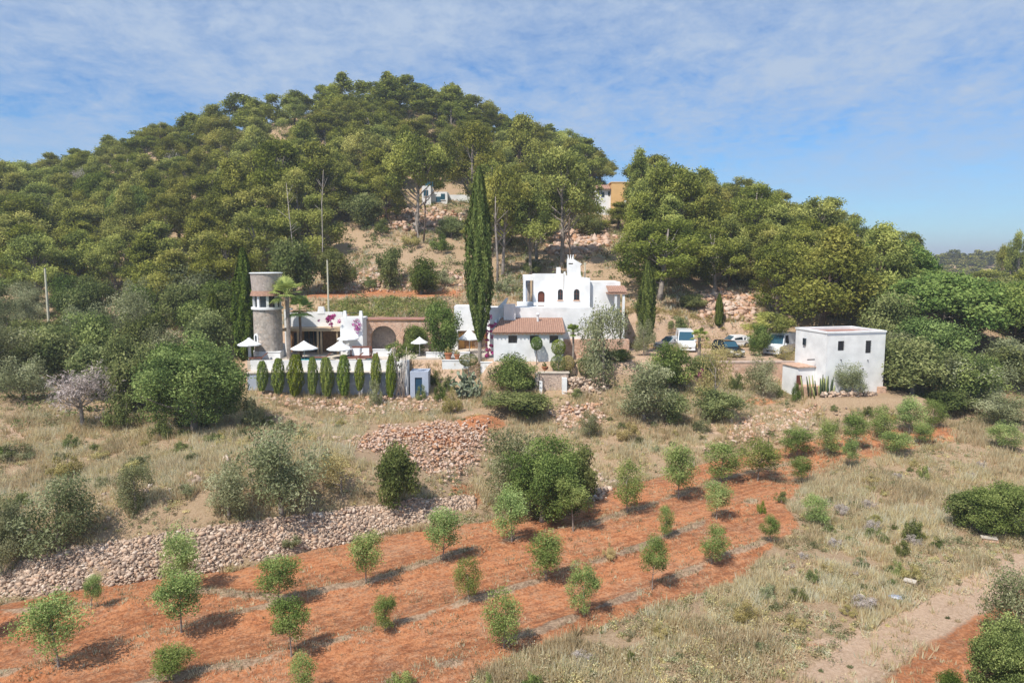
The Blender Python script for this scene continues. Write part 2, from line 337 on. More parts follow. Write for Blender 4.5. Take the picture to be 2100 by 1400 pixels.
MT = dict(
    white=simple("white_stucco", (.84, .84, .83), .9, .10, .9, .25),
    cream=simple('cream_paving', (.62, .54, .45), .9, .12, 2, .1),
    blueshade=simple('blue_shade_plaster', (.42, .47, .57), .8, .06, 1.5),  # bluish wall shade put into the plaster's base colour
    wood=simple('timber', (.30, .16, .07), .7, .2, 4), palewood=simple('pale_timber', (.50, .36, .22), .7, .15, 4),
    ochre=simple('ochre_plaster', (.70, .38, .12), .9, .08, 2), orange=simple('orange_plaster', (.74, .46, .20), .9, .05, 1),
    tile=simple('terracotta_tile', (.42, .25, .18), .85, .3, 5, .3, c2=(.30, .17, .12)), roofred=simple('dusty_red_roof', (.42, .22, .17), .9, .2, 2),
    glass=glassy('dark_glass', (.02, .03, .04)), bglass=glassy('blue_glass', (.03, .09, .13)), door=simple('red_brown_wood', (.16, .05, .03), .6, .2, 6), iron=simple('dark_iron', (.05, .05, .06), .5),
    canvas=simple('white_canvas', (.80, .80, .80), .9, .03, 2), pole=simple('cream_pole', (.62, .58, .44), .8, .1, 3), teal=simple('blue_door_paint', (.02, .07, .13), .5),
    carw=simple('white_car_paint', (.78, .80, .82), .25, .02, 1, spec=.6), carb=simple('black_car_paint', (.012, .014, .018), .15, .05, 1, spec=.8), cars=simple('silver_car_paint', (.42, .44, .46), .3, .02, 1, spec=.6),
    rubber=simple('tyre_rubber', (.02, .02, .02), .9), rim=simple('wheel_rim', (.45, .45, .47), .35, metal=.8), lamp=simple('headlamp_glass', (.75, .78, .8), .15, spec=.8), plate=simple('number_plate_white', (.75, .75, .75), .5),
    bark=simple('brown_bark', (.17, .12, .09), .95, .3, 3, .5), greybark=simple('grey_bark', (.33, .28, .24), .95, .25, 3, .5), palebark=simple('pale_bark', (.55, .48, .42), .95, .2, 3),
    pot=simple('terracotta_pot', (.48, .19, .09), .8), pool=glassy('pool_water', (.04, .33, .36), .05), redbrown=simple('brown_cushion', (.22, .09, .06), .8),
    towerstone=stone('tower_stone', [(.46, .39, .33), (.58, .50, .43), (.34, .30, .26), (.52, .42, .34)], 3.6, (.46, .40, .34)),
    pinkstone=stone('pink_stone', [(.58, .36, .25), (.66, .44, .32), (.50, .30, .20), (.70, .50, .38)], 3.2, (.60, .42, .31)),
    greystone=stone('alcove_stone', [(.46, .39, .33), (.54, .46, .39), (.36, .30, .26)], 4, (.42, .36, .31)),
    rock=tinted('limestone', [(.24, .18, .14), (.40, .30, .23), (.52, .39, .29), (.52, .35, .24), (.66, .55, .45)]),
    redrock=tinted('red_stained_limestone', [(.40, .22, .13), (.50, .34, .25), (.60, .46, .37), (.52, .28, .15), (.62, .52, .44)]),
    straw=leafy('dry_grass', (.26, .18, .09), (.54, .385, .215), (.70, .55, .35), .5, .05, 1.75),
    weed=leafy('grey_green_weeds', (.13, .12, .05), (.40, .325, .175), (.58, .49, .30), .5, .05, 1.6),
    pine=leafy('pine_needles', (.050, .064, .012), (.155, .172, .028), (.275, .275, .052)),
    umb=leafy('stone_pine_needles', (.035, .070, .010), (.090, .135, .022), (.165, .205, .038)),
    oak=leafy('evergreen_leaves', (.035, .052, .014), (.105, .130, .036), (.200, .215, .075)),
    olive=leafy('olive_leaves', (.060, .070, .028), (.155, .168, .075), (.290, .295, .165)),
    carob=leafy('carob_leaves', (.026, .045, .010), (.088, .128, .026), (.190, .235, .060)),
    almond=leafy('almond_leaves', (.050, .085, .018), (.140, .190, .045), (.270, .310, .100)),
    yel=leafy('yellow_green_leaves', (.15, .13, .04), (.29, .26, .09), (.42, .36, .15)),
    cypress=leafy('cypress_scales', (.022, .040, .008), (.062, .090, .016), (.120, .150, .028), .15, .1),
    lcyp=leafy('young_cypress_scales', (.045, .075, .008), (.110, .155, .018), (.190, .220, .030), .15, .1),
    palm=leafy('palm_fronds', (.06, .10, .02), (.16, .22, .05), (.30, .36, .09)),
    dead=leafy('bare_twigs', (.16, .13, .11), (.27, .23, .20), (.38, .33, .30), .1, .05),
    boug=leafy('magenta_bracts', (.16, .01, .08), (.42, .02, .20), (.55, .06, .32)),
    cactus=leafy('cactus_pads', (.07, .10, .05), (.17, .21, .12), (.34, .37, .26), .02, .1, 1.0),
    ycact=leafy('yellow_green_columns', (.20, .22, .08), (.36, .36, .16), (.50, .48, .24), .02),
)
def ground_mat():
    m, nt, N, L = NM('earth'); o = N.new('ShaderNodeOutputMaterial'); p = N.new('ShaderNodeBsdfPrincipled'); p.inputs['Roughness'].default_value = .95; p.inputs['Specular IOR Level'].default_value = .1
    at = N.new('ShaderNodeAttribute'); at.attribute_name = 'zone'; sp = N.new('ShaderNodeSeparateColor'); L.new(at.outputs['Color'], sp.inputs[0])
    tc = N.new('ShaderNodeTexCoord')
    def noise(s, d=6, r=.6):
        n = N.new('ShaderNodeTexNoise'); n.inputs['Scale'].default_value = s; n.inputs['Detail'].default_value = d; n.inputs['Roughness'].default_value = r; L.new(tc.outputs['Object'], n.inputs['Vector']); return n.outputs['Fac']
    n1 = noise(.35); n2 = noise(1.6); n3 = noise(7, 8, .7); n4 = noise(22, 4, .7)
    def ramp(src, st_):
        r = N.new('ShaderNodeValToRGB')
        while len(r.color_ramp.elements) < len(st_): r.color_ramp.elements.new(.5)
        for e, (pz, c) in zip(r.color_ramp.elements, st_): e.position = pz; e.color = rgba(c)
        L.new(src, r.inputs[0]); return r.outputs[0]
    def mth(op, a, b):
        q = N.new('ShaderNodeMath'); q.operation = op
        for i, x in enumerate((a, b)):
            if isinstance(x, (int, float)): q.inputs[i].default_value = x
            else: L.new(x, q.inputs[i])
        return q.outputs[0]
    def mix(f_, a, b):
        q = N.new('ShaderNodeMixRGB'); L.new(f_, q.inputs[0]); L.new(a, q.inputs[1]); L.new(b, q.inputs[2]); return q.outputs[0]
    def edge(w, amt=.35):   # noise-broken mask
        a = mth('ADD', w, mth('MULTIPLY', mth('SUBTRACT', mth('ADD', mth('MULTIPLY', n2, .6), mth('MULTIPLY', n3, .4)), .5), amt*2.4))
        q = N.new('ShaderNodeMapRange'); q.inputs['From Min'].default_value = .42; q.inputs['From Max'].default_value = .58; L.new(a, q.inputs[0]); return q.outputs[0]
    grain = mth('ADD', mth('MULTIPLY', n3, .55), mth('MULTIPLY', n4, .45))
    base = mix(n2, ramp(grain, [(.3, (.24, .15, .09)), (.5, (.42, .28, .175)), (.7, (.56, .41, .275))]), ramp(grain, [(.3, (.26, .175, .10)), (.5, (.46, .34, .21)), (.7, (.60, .48, .32))]))
    red = mix(ramp(n2, [(.35, (0, 0, 0)), (.65, (1, 1, 1))]), ramp(grain, [(.3, (.33, .115, .046)), (.5, (.49, .182, .078)), (.7, (.59, .255, .12))]), ramp(grain, [(.3, (.38, .145, .062)), (.5, (.52, .22, .098)), (.7, (.62, .31, .16))]))
    pale = ramp(grain, [(.3, (.42, .27, .18)), (.5, (.60, .42, .29)), (.7, (.72, .55, .40))])
    pink = ramp(grain, [(.3, (.30, .16, .10)), (.5, (.50, .31, .21)), (.7, (.64, .46, .35))])
    c = mix(edge(at.outputs['Alpha']), base, pink) if False else base
    c = mix(edge(sp.outputs[2]), c, pale); c = mix(edge(sp.outputs[0]), c, red)
    # dry weeds on the tree rows and in loose patches
    wd = ramp(grain, [(.3, (.24, .15, .085)), (.5, (.42, .28, .18)), (.7, (.56, .41, .29))])
    c = mix(edge(sp.outputs[1], .5), c, wd)
    fl = ramp(mth('ADD', mth('MULTIPLY', noise(4.5, 8, .8), .7), mth('MULTIPLY', n1, .3)), [(.47, (0, 0, 0)), (.60, (.6, .6, .6))])
    c = mix(fl, c, wd)
    # furrows of the plough, running with the rows, only where the soil is red
    sx = N.new('ShaderNodeSeparateXYZ'); L.new(tc.outputs['Object'], sx.inputs[0])
    ac = mth('ADD', mth('MULTIPLY', sx.outputs[0], -.50), mth('MULTIPLY', sx.outputs[1], .866)); ac = mth('ADD', ac, mth('MULTIPLY', n1, 1.6))
    fur = mth('SINE', mth('MULTIPLY', ac, 11.0), 0); fur = mth('MULTIPLY', mth('MULTIPLY', fur, sp.outputs[0]), .035)
    fur2 = mth('ADD', mth('MULTIPLY', mth('SINE', mth('ADD', mth('MULTIPLY', ac, 1.25), mth('MULTIPLY', n2, 2.5)), 0), .07), mth('MULTIPLY', mth('SUBTRACT', n2, .5), .5))
    dk = ramp(mth('ADD', mth('MULTIPLY', fur, 1.6), mth('ADD', n3, fur2)), [(.34, (.66, .66, .68)), (.62, (1.22, 1.22, 1.22))]); mm = N.new('ShaderNodeMixRGB'); mm.blend_type = 'MULTIPLY'; L.new(sp.outputs[0], mm.inputs[0]); L.new(c, mm.inputs[1]); L.new(dk, mm.inputs[2]); c = mm.outputs[0]
    b = N.new('ShaderNodeBump'); b.inputs['Strength'].default_value = 1.0; b.inputs['Distance'].default_value = .16; L.new(mth('ADD', grain, fur), b.inputs['Height'])
    L.new(c, p.inputs['Base Color']); L.new(b.outputs[0], p.inputs['Normal']); L.new(p.outputs[0], o.inputs[0]); return m
GM = ground_mat()

# ------------------------------------------------------------------ ground sheet: one height field cut into field, track and hillside
def build_ground():
    V = np.c_[GX.ravel(), GY.ravel(), GZ.ravel()]
    x, y = GX, GY; near = (y < 110)
    inf = inpoly(x, y, FIELD); infr = inf | (pdist(x, y, FIELD+FIELD[:1]) < .3)
    tr = inpoly(x, y, TRACK); dt = pdist(x, y, TRACK+TRACK[:1])
    red = np.clip(.5+np.where(inf, 1, -1)*pdist(x, y, FIELD+FIELD[:1])/1.2, 0, 1)
    red = np.maximum(red, np.clip(.5+np.where(tr, 1, -1)*dt/1.5, 0, 1))
    u, v = proj(x, y, GZ)
    r2 = inpoly(u, v, RED2) & (y > 45) & (y < 80); e2 = pdist(u, v, RED2+RED2[:1]); red = np.maximum(red, np.where((y > 45) & (y < 80), np.clip(.5+np.where(r2, 1, -1)*e2/26, 0, 1)*.85, 0))
    def blob(cu, cv, cy, rx, ry, s):
        px, py, _ = pix(cu, cv, cy); return s*np.exp(-(((x-px)/rx)**2+((y-py)/ry)**2))
    red = np.maximum(red, blob(985, 865, 66, 2.4, 2.2, 1.2)); red = np.maximum(red, blob(465, 935, 57, 2.2, 2.5, .62)); red = np.maximum(red, blob(880, 930, 60.5, 5, 3.5, .8))
    red = np.maximum(red, blob(1640, 850, 68, 3, 1.2, .5)); red = np.maximum(red, blob(1560, 815, 71, 5, 1.5, .55)); red = np.maximum(red, blob(1290, 1255, 33, 1, 1, 0))
    rt = np.where((x > -28) & (x < -6.5), np.exp(-((y-100)/3.4)**2), 0)*1.6; red = np.maximum(red, rt)
    red = np.maximum(red, blob(960, 1045, 50, 1.4, 2.5, .9)); red = np.maximum(red, blob(1660, 1320, 30.5, 1.6, .5, .6))
    pale = blob(2080, 1170, 37, 3, 4, .9)+blob(1950, 1270, 34, 2.5, 2, .5)+blob(1480, 880, 66, 5, 2.4, 1.0)+blob(1400, 905, 62, 5, 1.2, .7)+blob(1170, 850, 68, 2.2, 2, .9)+blob(1720, 1325, 30.5, 2.2, .6, .8)+blob(1850, 1290, 32, 3, .8, .55)
    pale = pale+.85*np.clip(.5+np.where(inpoly(x, y, PALE), 1, -1)*pdist(x, y, PALE+PALE[:1])/2.0, 0, 1)
    pale = pale+np.where((x > 12) & (x < 30) & (y > 75) & (y < 92), .8, 0)+np.where((x > -28) & (x < 14) & (y > 74) & (y < 88), .8, 0)+blob(40, 880, 61, 3, 2, .8)
    pale = pale+np.where((y > 103) & (y < 150), np.exp(-((u-800)/120)**2)*.42+np.exp(-((u-1190)/70)**2)*.5+np.exp(-((u-1490)/60)**2)*.9, 0)+np.where((y > 92) & (y <= 110), np.exp(-((u-1490)/60)**2)*.9, 0)
    dr = np.min([pdist(x, y, r) for r in ROWS], axis=0); weed = np.where(inf, 1.15*np.exp(-(dr/.42)**2)*np.clip(2.6*fbm(x/1.9, y/1.9, 31)-.55, 0, 1)*.8, 0)
    weed = np.maximum(weed, np.where((x > 21) & (y > 45) & inf, .33, 0))
    zone = np.stack([red, weed, np.clip(pale, 0, 1), np.ones_like(red)], -1).reshape(-1, 4)
    idx = np.arange(nx*ny).reshape(ny, nx); Q = np.stack([idx[:-1, :-1], idx[:-1, 1:], idx[1:, 1:], idx[1:, :-1]], -1).reshape(-1, 4)
    cx = (x[:-1, :-1]+x[1:, 1:])/2; cy = (y[:-1, :-1]+y[1:, 1:])/2; fm = (inpoly(cx, cy, FIELD)).ravel(); tm = inpoly(cx, cy, TRACK).ravel() & ~fm
    for nm, msk, lab in (('ploughed_field', fm, 'red earth field ploughed between rows of young trees'), ('dirt_track', tm, 'orange dirt track in the lower right corner'), ('hillside', ~fm & ~tm, 'dry hillside earth')):
        q = Q[msk]; us, inv = np.unique(q, return_inverse=True)
        me = np_mesh(nm, V[us], inv.reshape(q.shape), GM, smooth=True, col=zone[us]); tag(link(nm, me), lab, kind='structure')
build_ground()

# ------------------------------------------------------------------ foliage generators
def unit(n, rng):
    d = rng.normal(size=(n, 3)); return d/np.linalg.norm(d, axis=1, keepdims=True)
def leaves(P, out, size, rng, aspect=.5, bias=1.0, up=0.0, along=None):
    n = len(P); nr = out*bias+unit(n, rng); nr[:, 2] += up; nr /= np.linalg.norm(nr, axis=1, keepdims=True)+1e-9
    t = unit(n, rng) if along is None else along+unit(n, rng)*.35
    t -= nr*(t*nr).sum(1, keepdims=True); t /= np.linalg.norm(t, axis=1, keepdims=True)+1e-9; b = np.cross(nr, t)
    s = (size*rng.uniform(.6, 1.4, (n, 1))) if np.isscalar(size) else size[:, None]
    V = np.stack([P-t*s/2, P+b*s*aspect/2, P+t*s/2, P-b*s*aspect/2], 1).reshape(-1, 3)
    return V
def leafmesh(name, P, out, size, rng, mat, tint, **k):
    V = leaves(P, out, size, rng, **k); n = len(P)
    return np_mesh(name, V, np.arange(4*n).reshape(n, 4), mat, tint=np.repeat(np.clip(tint, 0, 1), 4))
def clumps_to_leaves(cl, per, rng, shell=4.0, tj=.25, jit=.10):
    """cl: rows (x,y,z,rx,rz,tint)"""
    cl = np.asarray(cl); vol = cl[:, 3]**2; n = np.maximum(8, (per*vol/vol.mean()).astype(int)); ix = np.repeat(np.arange(len(cl)), n); c = cl[ix]
    d = unit(len(ix), rng); r = rng.random(len(ix))**(1/shell); R = np.c_[c[:, 3], c[:, 3], c[:, 4]]
    P = c[:, :3]+d*R*r[:, None]; P += rng.normal(size=P.shape)*R*jit
    t = c[:, 5]+rng.normal(size=len(ix))*tj*.5+d[:, 2]*.06
    return P, d, t
def limb_mb(mb, a, b, r0, r1, rng, n=5, wob=.12, sides=6):
    a = np.array(a, float); b = np.array(b, float); L = np.linalg.norm(b-a); pts = []
    for i in range(n):
        t = i/(n-1); q = a+(b-a)*t+rng.normal(size=3)*wob*L*.15*(1 if 0 < i < n-1 else 0); q[2] += .06*L*math.sin(math.pi*t)*(-1); pts.append(tuple(q))
    mb.tube(pts, [r0+(r1-r0)*i/(n-1) for i in range(n)], sides, cap=False)
def tree_variant(kind, seed):
    rng = np.random.default_rng(seed); tr = MB(); cl = []
    if kind == 'pine':        # H=10, W=7
        H, W = 10, 7.0; lean = rng.normal(size=2)*.6; form = seed % 4; n = rng.integers(32, 48)
        lo = (.30, .24, .50, .18)[form]
        for i in range(n):
            t = rng.random()**.85; z = H*(lo+(.95-lo)*t)
            prof = ((1-((t-.35)/.75)**2) if form in (0, 2) else (1-t**1.3)*.9+.10) ; prof = max(.12, prof)
            a = rng.random()*6.283; r = W/2*prof*(.35+.62*rng.random()**.5); s = rng.uniform(.65, 1.35)*(1.0-.3*t)
            cl.append((lean[0]*t+r*math.cos(a), lean[1]*t+r*math.sin(a), z+rng.normal()*.2-.0*r, s, s*rng.uniform(.6, 1.0), rng.normal(.48, .22)))
        per, size, asp, mat = 340, .26, .5, 'pine'; tz = .9; tb = .21
    elif kind == 'umbrella':
        H, W = 9, 11; n = 95; lean = rng.normal(size=2)*.3
        for i in range(n):
            a = rng.random()*6.283; r = W/2*.92*rng.random()**.5; z = H*(.95-.52*(r/(W/2))**2.4)-rng.random()*1.6*(1 if rng.random() < .4 else .1); s = rng.uniform(1.0, 1.5)
            cl.append((r*math.cos(a), r*math.sin(a), z-.6, s, s*.62, rng.normal(.5, .14)))
        per, size, asp, mat = 260, .34, .5, 'umb'; tz = .72; tb = .28
    elif kind in ('oak', 'olive', 'carob', 'dead', 'yel', 'big'):
        H, W = 5, 5; n = dict(oak=38, olive=30, carob=46, dead=34, yel=22, big=120)[kind]; lean = rng.normal(size=2)*.15; lobes = [(rng.uniform(-1, 1), rng.uniform(-1, 1), rng.uniform(.3, .8)) for _ in range(4)]
        for i in range(n):
            if rng.random() < .4: lx, ly, lz = lobes[rng.integers(4)]; d = unit(1, rng)[0]*.9; cx, cy, cz = lx*1.2+d[0], ly*1.2+d[1], lz*H*.9+d[2]*.7
            else: d = unit(1, rng)[0]; rr = rng.random()**.4; cx, cy, cz = d[0]*W*.38*rr, d[1]*W*.38*rr, H*(.46+.42*d[2]*rr)
            s = rng.uniform(.55, 1.0)*(.62 if kind == 'big' else 1)
            cl.append((cx, cy, max(cz, .35), s, s*rng.uniform(.7, .95), rng.normal(.5, .17)))
        per, size, asp, mat = dict(oak=240, olive=240, carob=260, dead=90, yel=120, big=270)[kind], dict(oak=.21, olive=.19, carob=.19, dead=.30, yel=.19, big=.105)[kind], dict(oak=.55, olive=.34, carob=.5, dead=.12, yel=.4, big=.55)[kind], ('carob' if kind == 'big' else kind); tz = .6; tb = .13
    elif kind == 'almond':    # H=2.6, W=1.8
        H, W = 2.6, 1.8; n = rng.integers(26, 36); lean = rng.normal(size=2)*.12; hi = rng.uniform(.12, .24) if seed % 2 else rng.uniform(.34, .44)
        for i in range(n):
            t = rng.random(); z = H*(hi+(.95-hi)*t); a = rng.random()*6.283; r = W/2*.86*rng.random()**.5*(1-.85*abs(t-.45)**1.2); s = rng.uniform(.2, .42)
            cl.append((lean[0]+r*math.cos(a), lean[1]+r*math.sin(a), z, s, s*rng.uniform(.8, 1.3), rng.normal(.5, .15)))
        per, size, asp, mat = 190, .085, .42, 'almond'; tz = .6; tb = .035
    P, d, t = clumps_to_leaves(cl, per, rng, shell=3.0, jit=.24 if kind == 'pine' else .13)
    # stray sprays that break the outline
    k = rng.integers(0, len(P), len(P)//14); P2 = P[k]+d[k]*rng.uniform(.1, .45, (len(k), 1))*(.35 if kind == 'almond' else 1); P = np.r_[P, P2]; d = np.r_[d, d[k]]; t = np.r_[t, t[k]+.1]
    ctr = np.array([0, 0, H*.5]); o2 = (P-ctr); o2 /= np.linalg.norm(o2, axis=1, keepdims=True)+1e-9
    crown = leafmesh(kind+'_crown', P, d*.75+o2*.35, size, rng, MT[mat], t, aspect=asp, bias=.75, up=.12 if kind == 'pine' else .25)
    top = (lean[0]*.9, lean[1]*.9, H*tz); base = (0, 0, -.4); m_ = (lean[0]*.25+rng.normal()*.1*tb*5, lean[1]*.25, H*.33)
    nseg = 6; pts = []; rad = []
    for i in range(nseg+1):
        q = i/nseg; a = np.array(base)*(1-q)**2+2*np.array(m_)*q*(1-q)+np.array(top)*q*q; pts.append(tuple(a)); rad.append(tb*(1.25-.95*q) if i else tb*1.5)
    tr.tube(pts, rad, 7)
    order = rng.permutation(len(cl))[:(22 if kind in ('pine', 'umbrella', 'dead') else 8)]
    for i in order:
        c = cl[i]; q = min(.95, max(.3, (c[2]/H-.12)/tz*.85)); a = np.array(base)*(1-q)**2+2*np.array(m_)*q*(1-q)+np.array(top)*q*q
        limb_mb(tr, a, c[:3], tb*.5*(1.1-q*.6), tb*.12, rng, sides=5)
    bark = MT['bark'] if kind in ('pine', 'umbrella') and seed % 2 else MT['greybark']
    if kind in ('almond', 'dead'): bark = MT['greybark']
    return crown, tr.mesh(kind+'_trunk', bark, True), W, H
def spindle_variant(mat, seed, n, H, W, top=.12, bot=.1, size=.16, lift=0.0):
    rng = np.random.default_rng(seed); z = rng.random(n)*H; a = rng.random(n)*6.283; t = z/H
    prof = np.clip(np.minimum((t/bot)**.6, 1)*np.minimum(((1.02-t)/(top*3.2))**.7, 1), 0, 1)*(1-.12*t) if top < .15 else np.clip(np.sin(math.pi*np.clip(t*.86+.07, 0, 1)), 0, 1)**.62
    wob = 1+.16*np.sin(a*3+z*1.1*6/H+seed)+.12*np.sin(a*7-z*2.3*6/H)+.08*np.sin(a*13+z*5)
    r = W/2*prof*wob*(.72+.30*rng.random(n)**.5); P = np.c_[r*np.cos(a), r*np.sin(a), z*(1-lift)+lift*H]; o = np.c_[np.cos(a), np.sin(a), np.full(n, .2)]
    tint = .5+.22*np.sin(a*9+z*.8)+rng.normal(size=n)*.14
    crown = leafmesh(mat+'_crown', P, o, size, rng, MT[mat], tint, aspect=.35, bias=1.3, along=np.tile([0, 0, 1.0], (n, 1))+o*.3)
    tr = MB().tube([(0, 0, -.9), (0, 0, 0), (0, 0, H*.8)], [W*.09, W*.08, W*.02], 7)
    return crown, tr.mesh('cypress_trunk', MT['greybark'], True), W, H
VAR = {}
for k, n in dict(pine=10, umbrella=3, oak=5, olive=5, carob=3, big=2, dead=2, yel=2, almond=7).items(): VAR[k] = [tree_variant(k, 100+i*3+len(k)*50) for i in range(n)]
VAR['cypress'] = [spindle_variant('cypress', 1, 26000, 16, 2.3, bot=.3, size=.32, lift=.115), spindle_variant('cypress', 2, 20000, 12, 2.0, size=.34)]
VAR['column'] = [spindle_variant('lcyp', 3+i, 8000, 3.9, 1.2, top=.16, bot=.18, size=.14) for i in range(4)]
SHR = {}
def shrub_variant(matname, seed, n=26, size=.14, asp=.5, per=110, flat=.75):
    rng = np.random.default_rng(seed); cl = []
    for i in range(n):
        d = unit(1, rng)[0]; r = rng.random()**.45; s = rng.uniform(.14, .26); z = abs(d[2])*r*.8
        cl.append((d[0]*r*.8, d[1]*r*.8, .12+z*.85, s, s*flat, rng.normal(.5, .16)))
    P, d, t = clumps_to_leaves(cl, per, rng, 3.0); o2 = P/(np.linalg.norm(P, axis=1, keepdims=True)+1e-9)
    tr = MB()
    for i in rng.permutation(n)[:7]: limb_mb(tr, (0, 0, -.1), cl[i][:3], .03, .008, rng, sides=4)
    return leafmesh('foliage', P, d*.7+o2*.5, size, rng, MT[matname], t, aspect=asp, bias=.9, up=.3), tr.mesh('stems', MT['greybark'], True), 2.0, 1.0
for i, k in enumerate(('oak', 'olive', 'carob', 'almond', 'yel', 'cypress', 'dead', 'lcyp')): SHR[k] = [shrub_variant(k, 900+i*10+j, size=.075 if k != 'dead' else .12, asp=.45 if k != 'dead' else .15) for j in range(3)]
_vc = {}
NAMES = dict(pine='pine_tree', umbrella='umbrella_pine', oak='evergreen_tree', olive='olive_tree', carob='carob_tree', big='carob_tree', dead='bare_tree', yel='young_tree', almond='almond_tree', cypress='cypress_tree', column='cypress_shrub')
def plant(kind, x, y, z, w, h, label, cat='tree', group=None, shrub=False, name=None, var=None, mat=None, rz=None):
    pool = (SHR if shrub else VAR)[kind]; i = _vc.get((kind, shrub), 0) if var is None else var; _vc[(kind, shrub)] = i+1
    cm, tm, W, H = pool[i % len(pool)]
    rzz = random.random()*6.28 if rz is None else rz
    t = thing(name or ('shrub' if shrub else NAMES[kind]), label, cat, (x, y, z), rzz, group, (w/W, w/W, h/H))
    link('stems' if shrub else 'trunk', tm, t); c = link('foliage' if shrub else 'crown', cm, t)
    return t
def plant_px(kind, u, vtop, wpx, label, vbase=None, y=None, cat='tree', group=None, shrub=False, **k):
    if vbase is not None: x, y, z = hit(u, vbase)
    else: x = ray(u, vtop)[0]*y; z = float(hgt(x, y))
    top = ZC+ray(u, vtop)[1]*y; h = max(.3, top-z); w = wpx*y/F
    return plant(kind, x, y, z, w*1.02, h*1.02, label, cat, group, shrub, **k)

# ------------------------------------------------------------------ named trees on the hill and round the houses
FEAT = []
def feature(kind, u, vtop, w, y, label, **k):
    x = ray(u, vtop)[0]*y; FEAT.append((x, y, w*y/F/2)); return plant_px(kind, u, vtop, w, label, y=y, **k)
feature('pine', 852, 278, 118, 126, 'broad olive green pine in front of the white house high on the hill', var=2)
feature('pine', 968, 262, 118, 138, 'rounded pine behind the tip of the tallest cypress', var=6)
feature('pine', 1062, 238, 110, 162, 'dark pine on the skyline just right of the tallest cypress')
feature('pine', 992, 195, 95, 196, 'pointed dark pine standing up from the skyline right of the summit')
feature('pine', 1155, 314, 142, 110, 'broad pine on a single dark trunk right above the bell gable of the white house', var=6)
feature('pine', 1030, 345, 105, 106, 'pine with a long bare trunk just right of the tallest cypress', var=2)
feature('pine', 1325, 310, 80, 128, 'pointed pine on the skyline right of the orange house')
feature('pine', 1392, 340, 150, 110, 'big dark pine with layered crown right of the orange house')
feature('pine', 1268, 412, 80, 132, 'low pine crown below the orange house')
feature('oak', 1205, 432, 70, 128, 'green leafy tree on the rocks below the orange house')
feature('pine', 1110, 420, 80, 124, 'pine on the slope left of the bell gable rocks')
feature('oak', 925, 440, 60, 126, 'small dark tree below the high white house')
feature('pine', 1310, 400, 110, 104, 'pine just below and right of the orange house')
feature('pine', 1355, 455, 170, 96, 'low spreading pine with flat layered boughs above the twin cypress by the car park')
feature('pine', 1445, 400, 120, 108, 'dark pine above the parked white cars')
feature('pine', 1545, 378, 105, 122, 'pine with pointed top on the right hand ridge')
feature('pine', 1500, 440, 110, 104, 'pine on the slope above the bare rocky patch')
feature('pine', 1690, 405, 120, 118, 'tall rounded pine on the ridge behind the white block house')
feature('pine', 1690, 470, 200, 88, 'broad yellowish pine directly behind the white block house')
feature('pine', 1600, 500, 120, 92, 'pale green pine left of the white block house')
feature('pine', 640, 285, 135, 132, 'dark pine with pale bare trunks above the pool house')
feature('pine', 560, 292, 130, 128, 'shaggy pine left of the pale bare trunks')
feature('pine', 470, 330, 130, 122, 'broad pine on the slope upper left of the round tower')
feature('pine', 700, 235, 90, 176, 'pine with exposed grey trunks below the summit')
feature('umbrella', 195, 352, 85, 150, 'bright green dome shaped umbrella pine in the forest on the left')
feature('umbrella', 265, 378, 90, 138, 'flat topped umbrella pine lower right of the dome shaped one in the left forest')
feature('umbrella', 1828, 488, 180, 96, 'umbrella pine with forked dark trunk showing behind the white block house')
feature('umbrella', 1940, 556, 270, 84, 'widest dome shaped umbrella pine right of the white block house')
feature('umbrella', 2085, 572, 170, 80, 'umbrella pine at the right edge beside the widest dome')
feature('pine', 2062, 502, 50, 170, 'small dark pine standing alone on the far right skyline')
feature('pine', 2098, 478, 50, 165, 'dark pine cut by the right edge of the picture')
feature('oak', 600, 478, 100, 100, 'light green leafy tree right behind the round tower')
feature('oak', 682, 500, 95, 102, 'bushy green tree behind the flagpole')
feature('oak', 796, 496, 60, 104, 'dark conical tree beside the dirt path on the slope', name='conical_tree')
feature('carob', 863, 516, 80, 101, 'light green round tree on the edge of the red terrace')
feature('oak', 740, 385, 90, 130, 'dark green tree in the shade left of the upper path')
plant_px('cypress', 984, 352, 50, 'tallest dark cypress spindle in front of the white house', vbase=745, name='cypress_tree', var=0)
plant_px('cypress', 497, 515, 44, 'dark cypress close against the left side of the round tower', y=80, var=1)
plant_px('cypress', 436, 600, 34, 'short dark cypress half hidden left of the tower cypress', y=84, var=1)
plant_px('cypress', 1329, 540, 34, 'single cypress between the white house and the parked cars', y=84, var=0)
plant_px('cypress', 1476, 603, 15, 'thin small cypress behind the parked white car', y=91, var=1)
plant_px('olive', 1322, 640, 50, 'feathery light shrub at the foot of the single cypress', y=81)
plant_px('olive', 400, 520, 150, 'large grey olive tree behind the big carob', y=96, var=0)
plant_px('olive', 1238, 612, 118, 'grey green olive tree with a bare leaning trunk in front of the white house', vbase=795, var=1)
plant_px('carob', 906, 612, 80, 'leafy green tree with pale forked trunk on the white patio', y=78)
plant_px('big', 398, 668, 265, 'big bright green carob tree with dense crown below the tower', vbase=885, var=0)
plant_px('olive', 578, 845, 200, 'large grey green wild olive above the dry stone wall', vbase=1058, var=2)
plant_px('olive', 470, 940, 120, 'lower dark olive bush against the left side of the large wild olive', vbase=1062, var=3)
plant_px('yel', 700, 905, 95, 'thin yellowish tree right of the large wild olive', vbase=1015, name='young_tree')
plant_px('oak', 815, 898, 100, 'upright olive green tree in front of the rubble heap', vbase=1042, var=1)
plant_px('olive', 120, 965, 180, 'grey green bush tree above the left end of the stone wall', vbase=1138, var=4)
plant_px('olive', 15, 980, 110, 'grey olive bush cut by the left edge above the stone wall', vbase=1150, var=0)
